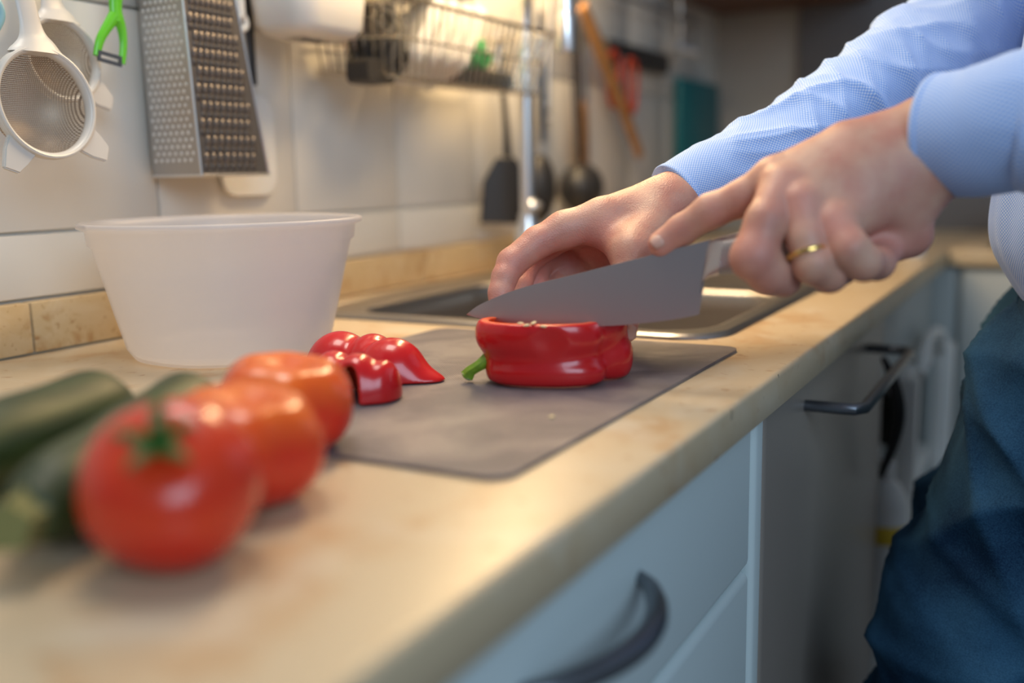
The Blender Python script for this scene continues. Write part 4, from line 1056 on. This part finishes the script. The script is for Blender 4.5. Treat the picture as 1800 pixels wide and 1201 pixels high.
# bolster + handle : lofted cross-sections (top v, bottom v at given u)
secs = [((0.6105, -0.5762, 0.0993), (0.6051, -0.5721, 0.0666), 0.0013), ((0.6108, -0.5787, 0.1001), (0.6063, -0.5739, 0.0734), 0.0026), ((0.6112, -0.5823, 0.1012), (0.6070, -0.5773, 0.0767), 0.0044), ((0.6117, -0.5865, 0.1022), (0.6076, -0.5844, 0.0780), 0.0074), ((0.6125, -0.5948, 0.1044), (0.6086, -0.5964, 0.0793), 0.0095), ((0.6143, -0.6120, 0.1086), (0.6102, -0.6137, 0.0821), 0.0105), ((0.6165, -0.6354, 0.1128), (0.6129, -0.6369, 0.0901), 0.0100), ((0.6180, -0.6517, 0.1158), (0.6146, -0.6530, 0.0944), 0.0092), ((0.6187, -0.6613, 0.1165), (0.6159, -0.6625, 0.0985), 0.0075), ((0.6184, -0.6647, 0.1131), (0.6167, -0.6654, 0.1025), 0.003)]
def loft_handle(sec):
    bm = bmesh.new(); rings = []
    for (a, b, hw_) in sec:
        a = Vector(a); b = Vector(b); c = (a+b)/2; h = (a-b)/2
        ex_ = 0.35 if hw_ < 0.005 else 0.7
        rings.append([bm.verts.new(c+h*math.copysign(abs(math.cos(t))**ex_, math.cos(t))+kn_n*hw_*math.copysign(abs(math.sin(t))**ex_, math.sin(t))) for t in [2*PI*k/24 for k in range(24)]])
    for A, B in zip(rings[:-1], rings[1:]):
        for k in range(24): bm.faces.new((A[k], A[(k+1) % 24], B[(k+1) % 24], B[k]))
    bm.faces.new(rings[0][::-1]); bm.faces.new(rings[-1]); return bm
rl2(obj('bolster', loft_handle(secs[:4]), M['blade'], auto=50), kn)
hbm = loft_handle(secs[3:])
ho = obj('handle', hbm, M['handle'], auto=50)
# local frame for the ribs: x along the handle, leaning
ang = Matrix((kx, kn_n, kx.cross(kn_n))).transposed().to_4x4()
ribr = ang @ Matrix.Rotation(math.radians(28), 4, 'Y'); org = Matrix.Translation((0.6093, -0.5823, 0.0892)); W_ = org @ ribr
ho.data.transform(W_.inverted()); ho.matrix_world = W_
ho.parent = kn; ho.matrix_parent_inverse = Matrix.Translation(kn.location).inverted()

# ============================================================ PERSON
GROUPS = {}
def hand_left(p):   # holds the knife
    def ch(pts, k=0.004):
        d = None
        for (a, ra), (b, rb) in zip(pts[:-1], pts[1:]):
            e = f_caps(p, a, b, ra, rb); d = e if d is None else smin(d, e, k)
        return d
    idx = ch([((0.6212, -0.6137, 0.1372), 0.0130), ((0.6167, -0.5950, 0.1253), 0.0112), ((0.6140, -0.5760, 0.1177), 0.0108), ((0.6128, -0.5571, 0.1055), 0.0095), ((0.6100, -0.5447, 0.0967), 0.0088)])
    mid = ch([((0.6083, -0.6216, 0.1318), 0.0132), ((0.5883, -0.6173, 0.1124), 0.0118), ((0.5799, -0.6133, 0.0922), 0.0136), ((0.5867, -0.6204, 0.0824), 0.0122), ((0.5963, -0.6269, 0.0776), 0.0104)])
    rng = ch([((0.6016, -0.6338, 0.1218), 0.0132), ((0.5920, -0.6398, 0.1024), 0.0104), ((0.5888, -0.6455, 0.0876), 0.0108), ((0.5986, -0.6527, 0.0816), 0.0104), ((0.6149, -0.6567, 0.0829), 0.0095)])
    pnk = ch([((0.6028, -0.6529, 0.1092), 0.0130), ((0.5951, -0.6644, 0.0961), 0.0112), ((0.5988, -0.6715, 0.0887), 0.0102), ((0.6162, -0.6763, 0.0873), 0.0098), ((0.6340, -0.6780, 0.0907), 0.0085)])
    thb = ch([((0.6728, -0.6821, 0.1298), 0.019), ((0.6700, -0.6524, 0.1103), 0.0150), ((0.6472, -0.6326, 0.0970), 0.0120), ((0.6315, -0.6204, 0.0925), 0.0105)])
    W1, W2, W0 = (0.6664, -0.6976, 0.1667), (0.6579, -0.7021, 0.1455), (0.6635, -0.7004, 0.1557)
    palm = ch([((0.6212, -0.6137, 0.1372), 0.0128), ((0.6435, -0.6522, 0.1542), 0.0165), (W1, 0.0180)])
    for m_, w_, r0, r1, mmid in (((0.6107, -0.6220, 0.1311), W0, 0.0125, 0.021, (0.6351, -0.6574, 0.1438)), ((0.6064, -0.6341, 0.1217), W0, 0.0125, 0.021, (0.6306, -0.6636, 0.1326)), ((0.6074, -0.6526, 0.1096), W2, 0.0135, 0.0195, (0.6399, -0.6771, 0.1238))):
        palm = smin(palm, smin(f_caps(p, m_, mmid, r0, 0.0160), f_caps(p, mmid, w_, 0.0160, min(r1, 0.018)), 0.006), 0.012)
    palm = smin(palm, f_caps(p, (0.6510, -0.6852, 0.1103), (0.6574, -0.6946, 0.1283), 0.0155, 0.0160), 0.012)
    hyp = f_caps(p, (0.6342, -0.6643, 0.0945), (0.6554, -0.6876, 0.1018), 0.0130, 0.0150)
    palm = smin(palm, hyp, 0.004)
    fa = f_caps(p, W1, (0.6706, -0.7349, 0.1654), 0.0180, 0.0240)
    fa = smin(fa, f_caps(p, W2, (0.6654, -0.7354, 0.1609), 0.0175, 0.0240), 0.010)
    palm = smin(palm, fa, 0.012)
    fing = idx
    for e in (mid, rng, pnk): fing = smin(fing, e, 0.0016)
    d = smin(palm, fing, 0.0055); d = smin(d, thb, 0.006)
    return d
def hand_right(p):  # steadies the pepper
    def ch(pts, k=0.004):
        d = None
        for (a, ra), (b, rb) in zip(pts[:-1], pts[1:]):
            e = f_caps(p, a, b, ra, rb); d = e if d is None else smin(d, e, k)
        return d
    idx = ch([((0.6654, -0.4483, 0.1019), 0.0132), ((0.6500, -0.4339, 0.0935), 0.0116), ((0.6317, -0.4223, 0.0797), 0.0108), ((0.6222, -0.4212, 0.0699), 0.0092), ((0.6157, -0.4213, 0.0595), 0.0086), ((0.6104, -0.4241, 0.0480), 0.0078)], 0.003)
    mid = ch([((0.6907, -0.4457, 0.1021), 0.0130), ((0.6866, -0.4223, 0.0882), 0.0108), ((0.6702, -0.4135, 0.0762), 0.0100), ((0.6521, -0.4179, 0.0596), 0.0085), ((0.6410, -0.4236, 0.0462), 0.0078)])
    rng = ch([((0.7157, -0.4457, 0.0999), 0.0130), ((0.7111, -0.4225, 0.0820), 0.0105), ((0.6949, -0.4129, 0.0741), 0.0098), ((0.6756, -0.4187, 0.0593), 0.0084), ((0.6651, -0.4253, 0.0454), 0.0078)])
    pnk = ch([((0.7388, -0.4472, 0.0949), 0.0120), ((0.7298, -0.4271, 0.0760), 0.0094), ((0.7131, -0.4208, 0.0673), 0.0086), ((0.6956, -0.4248, 0.0551), 0.0075), ((0.6846, -0.4300, 0.0432), 0.0070)])
    thb = ch([((0.6949, -0.5074, 0.1032), 0.0190), ((0.6655, -0.5023, 0.0853), 0.0155), ((0.6498, -0.5061, 0.0650), 0.0112), ((0.6418, -0.5080, 0.0480), 0.0096), ((0.6363, -0.5094, 0.0332), 0.0074)], 0.006)
    W1, W2 = (0.7172, -0.5116, 0.1165), (0.7476, -0.5071, 0.1189)
    palm = ch([((0.6654, -0.4483, 0.1019), 0.0130), ((0.6823, -0.4720, 0.1095), 0.0155), (W1, 0.0212)])
    for m_, w_, r0, r1 in (((0.6914, -0.4473, 0.1012), W1, 0.0125, 0.021), ((0.7165, -0.4473, 0.0990), W2, 0.0125, 0.021), ((0.7377, -0.4497, 0.0941), W2, 0.0125, 0.020)):
        palm = smin(palm, f_caps(p, m_, w_, r0, r1), 0.012)
    palm = smin(palm, f_caps(p, (0.6782, -0.4665, 0.1038), (0.6737, -0.4945, 0.0903), 0.0120, 0.0140), 0.008)
    palm = smin(palm, f_caps(p, (0.7521, -0.5000, 0.1027), (0.7359, -0.4484, 0.0760), 0.022, 0.0190), 0.012)
    palm = smin(palm, f_caps(p, (0.7108, -0.4499, 0.0922), (0.7180, -0.4706, 0.0700), 0.017, 0.018), 0.010)
    palm = smin(palm, f_caps(p, (0.7177, -0.4191, 0.0659), (0.7354, -0.4535, 0.0588), 0.020, 0.022), 0.010)
    fa = smin(f_caps(p, W1, (0.7970, -0.5545, 0.1488), 0.0205, 0.026), f_caps(p, W2, (0.8074, -0.5517, 0.1511), 0.0200, 0.026), 0.014)
    palm = smin(palm, fa, 0.014)
    fing = idx
    for e in (mid, rng, pnk): fing = smin(fing, e, 0.0014)
    d = smin(palm, fing, 0.0060); d = smin(d, thb, 0.010)
    return d
def bounds(pts, pad):
    a = np.array(pts); return a.min(0)-pad, a.max(0)+pad
parts_V = []; parts_F = []; nv = 0
lh_lo, lh_hi = bounds([(0.6099, -0.5397, 0.0926), (0.5711, -0.6224, 0.0741), (0.6561, -0.6859, 0.0919), (0.6725, -0.6965, 0.1779), (0.6517, -0.7358, 0.1670), (0.6979, -0.6753, 0.1294)], 0.025)
rh_lo, rh_hi = bounds([(0.6092, -0.4178, 0.0479), (0.6659, -0.4450, 0.1139), (0.6336, -0.5101, 0.0293), (0.8074, -0.5517, 0.1511), (0.7966, -0.5547, 0.1466), (0.7566, -0.4394, 0.0891), (0.7907, -0.5557, 0.1729)], 0.022)
for fn, lo, hi in ((hand_left, lh_lo, lh_hi), (hand_right, rh_lo, rh_hi)):
    lo_, vx_, D_ = field(lo, hi, 0.0012, fn); V_, F_ = surface_net(lo_, vx_, D_); V_ = relax(V_, F_, 2)
    parts_V.append(V_); parts_F.append(F_+nv); nv += len(V_)
EL, SL = (0.69, -0.86, 0.240), (0.765, -0.90, 0.48)
ER, SR = (1.03, -0.70, 0.290), (1.045, -0.89, 0.48)
LK, RK = (0.885, -0.72, -0.46), (1.055, -0.72, -0.46)
HC = (0.905, -0.835, 0.755)
def head(p):
    c = lambda x, y, z: (HC[0]+x, HC[1]+y, HC[2]+z)
    d = smin(f_ell(p, c(0, -0.008, 0.020), (0.073, 0.092, 0.095)), f_ell(p, c(0, 0.030, -0.045), (0.054, 0.060, 0.070)), 0.03)
    d = smin(d, f_caps(p, (0.905, -0.87, 0.60), c(0, -0.02, -0.02), 0.054, 0.052), 0.02)
    d = smin(d, f_caps(p, c(0, 0.082, 0.010), c(0, 0.100, -0.030), 0.008, 0.013), 0.010)
    d = smin(d, f_caps(p, c(-0.035, 0.072, 0.022), c(0.035, 0.072, 0.022), 0.010, 0.010), 0.012)
    for sg in (-1, 1):
        d = smax(d, -f_ell(p, c(sg*0.030, 0.094, 0.002), (0.016, 0.014, 0.010)), 0.008)
        d = smin(d, f_ell(p, c(sg*0.030, 0.072, 0.001), (0.013, 0.013, 0.013)), 0.002)
        d = smin(d, f_ell(p, c(sg*0.074, -0.008, -0.005), (0.007, 0.018, 0.031)), 0.005)
    d = smin(d, f_caps(p, c(-0.018, 0.084, -0.052), c(0.018, 0.084, -0.052), 0.006, 0.006), 0.005)
    d = smin(d, f_caps(p, c(-0.014, 0.083, -0.062), c(0.014, 0.083, -0.062), 0.007, 0.007), 0.004)
    return smin(d, f_ell(p, c(0, 0.068, -0.092), (0.024, 0.022, 0.020)), 0.015)
def core(p):
    d = f_ell(p, (0.905, -0.885, 0.27), (0.150, 0.095, 0.30))
    for a, b, ra, rb in (((0.6694, -0.7317, 0.1684), EL, 0.022, 0.028), (EL, SL, 0.030, 0.035), ((0.7919, -0.5469, 0.1445), ER, 0.022, 0.028), (ER, SR, 0.030, 0.035), (SL, SR, 0.035, 0.035),
                         ((0.905, -0.89, 0.50), (0.905, -0.87, 0.66), 0.05, 0.052), ((0.885, -0.84, -0.04), LK, 0.062, 0.045), (LK, (0.885, -0.77, -0.82), 0.045, 0.03), ((1.03, -0.84, -0.04), RK, 0.062, 0.045), (RK, (1.055, -0.77, -0.82), 0.045, 0.03)):
        d = smin(d, f_caps(p, a, b, ra, rb), 0.03)
    d = smin(d, f_ell(p, HC, (0.068, 0.086, 0.105)), 0.02)
    return d
lo_, vx_, D_ = field((0.55, -1.10, -0.88), (1.25, -0.40, 0.90), 0.012, core); V_, F_ = surface_net(lo_, vx_, D_); V_ = relax(V_, F_, 2)
parts_V.append(V_); parts_F.append(F_+nv); nv += len(V_)
lo_, vx_, D_ = field((0.80, -0.99, 0.57), (1.01, -0.69, 0.90), 0.0035, head); V_, F_ = surface_net(lo_, vx_, D_); V_ = relax(V_, F_, 1)
parts_V.append(V_); parts_F.append(F_+nv)
V = np.concatenate(parts_V); F = np.concatenate(parts_F)
me = np_mesh('person', V, F)
flu = np.zeros(len(V), np.float32)
for (c, r, a) in (((0.5999, -0.6237, 0.1303), 0.014, .7), ((0.5886, -0.6368, 0.1239), 0.014, .7), ((0.5907, -0.6552, 0.1118), 0.014, .7), ((0.5710, -0.6157, 0.0930), 0.016, .5), ((0.6081, -0.5454, 0.0969), 0.016, .8), ((0.6071, -0.5782, 0.1180), 0.012, .4), ((0.5923, -0.6279, 0.0781), 0.014, .6), ((0.6343, -0.6775, 0.0934), 0.02, .8), ((0.6212, -0.4281, 0.0808), 0.016, .6), ((0.6130, -0.4227, 0.0537), 0.02, .7), ((0.6411, -0.4386, 0.0942), 0.014, .5), ((0.6351, -0.5108, 0.0351), 0.02, .7), ((0.6774, -0.4649, 0.0862), 0.03, .8), ((0.6680, -0.4315, 0.0734), 0.035, .8)):
    flu = np.maximum(flu, a*np.exp(-(np.linalg.norm(V-np.array(c), axis=1)/r)**2))
me.attributes.new('flush', 'FLOAT', 'POINT').data.foreach_set('value', flu.astype(np.float32))
person = link('person', me, M['skin'])
tag(person, 'person in light blue shirt and jeans leaning over the worktop, slicing the pepper', 'person')
# nails
def nail(c, nrm, along, w_, l_):
    nrm = Vector(nrm).normalized(); al = Vector(along); al = (al-nrm*al.dot(nrm)).normalized(); sd = nrm.cross(al)
    bm = bmesh.new(); g = []
    for i in range(9):
        r = []
        for j in range(7):
            a = (i/8-0.5)*2; b = (j/6-0.5)*2; k = math.sqrt(max(0, 1-0.25*b*b*abs(a)))
            r.append(bm.verts.new(Vector(c)+al*a*l_*math.sqrt(1-0.35*b*b)+sd*b*w_*math.sqrt(1-0.3*a*a)+nrm*(-0.0022*b*b-0.0008*a*a)))
        g.append(r)
    for i in range(8):
        for j in range(6): bm.faces.new((g[i][j], g[i+1][j], g[i+1][j+1], g[i][j+1]))
    o = obj('fingernail', bm, M['nail'], person, auto=None); s = o.modifiers.new('s', 'SOLIDIFY'); s.thickness = 0.0008; return o
tipc = Vector((0.6097, -0.5460, 0.0971)); dirf = (Vector((0.6100, -0.5447, 0.0967))-Vector((0.6128, -0.5571, 0.1055))).normalized()
nn = (Vector((0.5964, -0.5467, 0.1045))-Vector((0.6100, -0.5447, 0.0967))).normalized()
nail(tipc+nn*0.0092+dirf*0.001, nn, dirf, 0.0052, 0.0065)
tt = Vector((0.6364, -0.5094, 0.0340)); tn = (CAM-tt).normalized(); tn = (tn+Vector((0, -0.4, 0.1))).normalized()
nail(tt+tn*0.0080, tn, (0, 0, -1), 0.0055, 0.0070)
def hair_fn(p):
    d = f_ell(p, (HC[0], HC[1]-0.014, HC[2]+0.030), (0.083, 0.100, 0.100))
    d = smax(d, -f_ell(p, (HC[0], HC[1]+0.075, HC[2]-0.010), (0.085, 0.070, 0.085)), 0.006)
    d = smax(d, (HC[2]-0.045)-p[..., 2], 0.006)
    return d
lo_, vx_, D_ = field((0.80, -0.99, 0.66), (1.01, -0.69, 0.92), 0.004, hair_fn); V_, F_ = surface_net(lo_, vx_, D_); V_ = relax(V_, F_, 1)
link('hair', np_mesh('hair', V_, F_), mat('short_brown_hair', (0.05, 0.03, 0.02), 0.7, bump=0.8, bscale=160), person)
# gold ring
rc = Vector((0.5896, -0.6416, 0.0941)); ra_ = (Vector((0.5888, -0.6455, 0.0876))-Vector((0.5920, -0.6398, 0.1024))).normalized()
bm = torus(bmesh.new(), rc, ra_, 0.0113, 0.0009, 48, 8, 1.6)
o = obj('ring', bm, M['gold'], person); o['label'] = 'plain gold wedding ring'

# ---- shirt
def fold(amp, seed, tilt=1.0):
    rnd = random.Random(seed); fs = [(rnd.uniform(38, 100), rnd.choice((1, 2, -1, -2)), rnd.uniform(0, 6.28), rnd.uniform(0.4, 1)) for _ in range(6)]
    def g(s, a, r):
        v = 0
        fade = min(1, max(0, (s-0.028)/0.04))
        for k, m_, ph, w_ in fs:
            x = math.sin(k*s+m_*a*tilt+ph+1.2*math.sin(0.5*k*s+a)); v += w_*(1-abs(x))**2.2
        v = v/len(fs)-0.22
        n_ = mnoise.noise(Vector((s*22+seed, math.cos(a)*1.2, math.sin(a)*1.2)))
        return amp*(v*2.2+0.6*n_)*fade
    return g
def sleeve(pts, rad, seed, amp, flat=1.0, n=160, res=220, cuffL=0.0):
    bm = bmesh.new(); tube(bm, pts, rad, n, res=res, cap=False, disp=fold(amp, seed), uvs=True, flat=flat)
    return bm
def hw(px, d): return px*d/1750.0
far_p = [(0.7290, -0.5127, 0.1203), (0.7491, -0.5284, 0.1317), (0.7724, -0.5480, 0.1424), (0.8016, -0.5694, 0.1542), (0.8410, -0.5929, 0.1765), (0.8893, -0.6191, 0.2020), (0.9403, -0.6492, 0.2300), (1.0013, -0.6850, 0.2630), (1.03, -0.705, 0.295), (1.075, -0.79, 0.39), (1.065, -0.87, 0.48), (1.02, -0.90, 0.525), (0.97, -0.90, 0.53)]
far_r = [hw(69, .75), hw(72, .76), hw(76, .773), hw(82, .786), hw(84, .805), hw(88, .83), hw(95, .855), hw(105, .885), 0.060, 0.066, 0.067, 0.060, 0.050]
sh_bm = sleeve(far_p, far_r, 11, 0.0072)
far = obj('shirt', sh_bm, M['shirt'], person, auto=None)
near_p = [(0.6654, -0.7019, 0.1611), (0.6626, -0.7094, 0.1615), (0.6591, -0.7236, 0.1622), (0.6547, -0.7474, 0.1676), (0.6575, -0.7755, 0.1734), (0.69, -0.86, 0.24), (0.725, -0.90, 0.36), (0.745, -0.90, 0.46), (0.79, -0.90, 0.520), (0.84, -0.90, 0.530)]
near_r = [hw(106, .604), hw(108, .598), hw(114, .588), hw(122, .572), 0.046, 0.060, 0.068, 0.062, 0.050]
nb = sleeve(near_p, near_r, 5, 0.0035, n=120, res=140)
me2 = bpy.data.meshes.new('tmp'); nb.to_mesh(me2); nb.free()
# torso
def torso(bm):
    secs = [(0.028, 0.905, -0.880, 0.150, 0.128), (0.05, 0.905, -0.874, 0.165, 0.137), (0.085, 0.905, -0.870, 0.172, 0.150), (0.13, 0.905, -0.870, 0.175, 0.150), (0.22, 0.905, -0.872, 0.178, 0.140), (0.34, 0.905, -0.880, 0.190, 0.138), (0.45, 0.905, -0.890, 0.195, 0.130), (0.52, 0.905, -0.895, 0.17, 0.105), (0.56, 0.905, -0.895, 0.09, 0.075), (0.585, 0.905, -0.89, 0.07, 0.068)]
    q = catmull([tuple(s) for s in secs], 90); n = 140; rings = []; uvl = bm.loops.layers.uv.verify()
    for s in q:
        ring = []
        for k in range(n):
            a = 2*PI*k/n; f = 0.006*mnoise.noise(Vector((math.cos(a)*3, math.sin(a)*3, s[0]*5)))+0.004*mnoise.noise(Vector((math.cos(a)*7, math.sin(a)*7, s[0]*9+3)))
            ring.append(bm.verts.new((s[1]+(s[3]+f)*math.cos(a), s[2]+(s[4]+f)*math.sin(a), s[0])))
        rings.append(ring)
    for i in range(len(rings)-1):
        for k in range(n):
            fc_ = bm.faces.new((rings[i][k], rings[i][(k+1) % n], rings[i+1][(k+1) % n], rings[i+1][k]))
            for lp, (kk, ii) in zip(fc_.loops, ((k, i), (k+1, i), (k+1, i+1), (k, i+1))): lp[uvl].uv = (kk/n*1.0, q[ii][0])
bm = bmesh.new(); bm.from_mesh(far.data); bm.from_mesh(me2); torso(bm); bm.to_mesh(far.data); bm.free()
far.data.polygons.foreach_set('use_smooth', [True]*len(far.data.polygons))
sd = far.modifiers.new('s', 'SOLIDIFY'); sd.thickness = 0.0012; sd.offset = -1
far['label'] = 'light blue long-sleeved shirt with a fine dotted weave'
# cuffs: hem band at the sleeve ends
def cuff(p0, p1, r, name='cuff'):
    P3 = [Vector(p0), Vector(p1)]; bm = bmesh.new(); d = (P3[1]-P3[0]).normalized()
    tube(bm, [P3[0]-d*0.0005, P3[0]-d*0.0012, P3[0]-d*0.0002, P3[0]+d*0.003, P3[0]+d*0.0035], [r-0.0022, r+0.0002, r+0.0008, r+0.0008, r+0.0000], 80, cap=False, uvs=True)
    return bm
for p0, p1, r in ((far_p[0], far_p[1], far_r[0]), (near_p[0], near_p[1], near_r[0])):
    c_ = obj('cuff_hem', cuff(p0, p1, r), M['shirt'], far, auto=None)
# ---- jeans
def leg(bm, cx, seed):
    secs = [(0.03, cx+0.0, -0.868, 0.118), (-0.035, cx, -0.812, 0.100), (-0.09, cx, -0.787, 0.097), (-0.15, cx, -0.768, 0.096), (-0.275, cx, -0.735, 0.094), (-0.38, cx, -0.718, 0.086), (-0.46, cx, -0.715, 0.078), (-0.60, cx, -0.735, 0.074), (-0.80, cx, -0.765, 0.066), (-0.86, cx, -0.77, 0.068)]
    pts = [(s[1], s[2], s[0]) for s in secs]; rad = [s[3]-0.007 for s in secs]
    def dsp(s, a, r):
        v = 0
        for k, m_, ph, w_ in ((46, 1, 0.3, 1), (62, -1, 2.0, .8), (38, 2, 4.0, .8), (85, 1, 1.0, .4)):
            v += w_*(1-abs(math.sin(k*s/2+m_*a+ph+0.8*math.sin(k*s*0.3+a))))**2.4
        return 0.0105*(v-0.6)+0.005*mnoise.noise(Vector((s*14+seed, math.cos(a)*2, math.sin(a)*2)))
    tube(bm, pts, rad, 120, res=200, cap=False, disp=dsp, up=(0, 1, 0))
bm = bmesh.new(); leg(bm, 0.885, 2.0); leg(bm, 1.055, 9.0)
# pelvis / waist
q = catmull([(-0.17, 0.97, -0.81, 0.08, 0.06), (-0.11, 0.97, -0.835, 0.165, 0.110), (-0.02, 0.94, -0.852, 0.172, 0.125), (0.03, 0.92, -0.868, 0.168, 0.128), (0.062, 0.92, -0.872, 0.165, 0.128)], 40)
rings = []
for s in q:
    rings.append([bm.verts.new((s[1]+s[3]*math.cos(a)+0.002*math.sin(9*a+s[0]*60), s[2]+s[4]*math.sin(a), s[0])) for a in [2*PI*k/96 for k in range(96)]])
for A, B in zip(rings[:-1], rings[1:]):
    for k in range(96): bm.faces.new((A[k], A[(k+1) % 96], B[(k+1) % 96], B[k]))
jn = obj('jeans', bm, M['denim'], person, auto=None); jn['label'] = 'dark blue denim jeans'
sd = jn.modifiers.new('s', 'SOLIDIFY'); sd.thickness = 0.002; sd.offset = -1
# waistband, belt loop, pocket flap at the visible hip
bm = bmesh.new(); tube(bm, [(0.8923, -0.7440, 0.0378), (0.8885, -0.7431, 0.0208), (0.8833, -0.7418, -0.0026), (0.8740, -0.7367, -0.0367)], [0.0052, 0.0050, 0.0055, 0.0060], 12, res=24, flat=0.45, up=(1, 0, 0))
obj('belt_loop', bm, M['denim'], jn)
bm = bmesh.new(); tube(bm, [(0.8943, -0.7310, -0.0051), (0.8926, -0.7385, -0.0175), (0.8836, -0.7510, -0.0280)], [0.004, 0.011, 0.012], 12, res=14, flat=0.6)
obj('pocket_edge', bm, M['denim'], jn)
obj('rivet', ball(bmesh.new(), (0.8688, -0.7373, -0.0356), 0.0035, 12, 8), mat('brass_rivet', (0.55, 0.36, 0.12), 0.4, 0.9), jn)
for cx in (0.885, 1.055):
    bm = bmesh.new()
    tube(bm, [(cx, -0.86, -0.862), (cx, -0.80, -0.852), (cx, -0.70, -0.858), (cx, -0.61, -0.872), (cx, -0.59, -0.878)], [0.030, 0.048, 0.042, 0.028, 0.012], 24, res=30, flat=0.9)
    for v in bm.verts: v.co.z = max(v.co.z, -0.8995)
    obj('shoe', bm, M['shoe'], person)
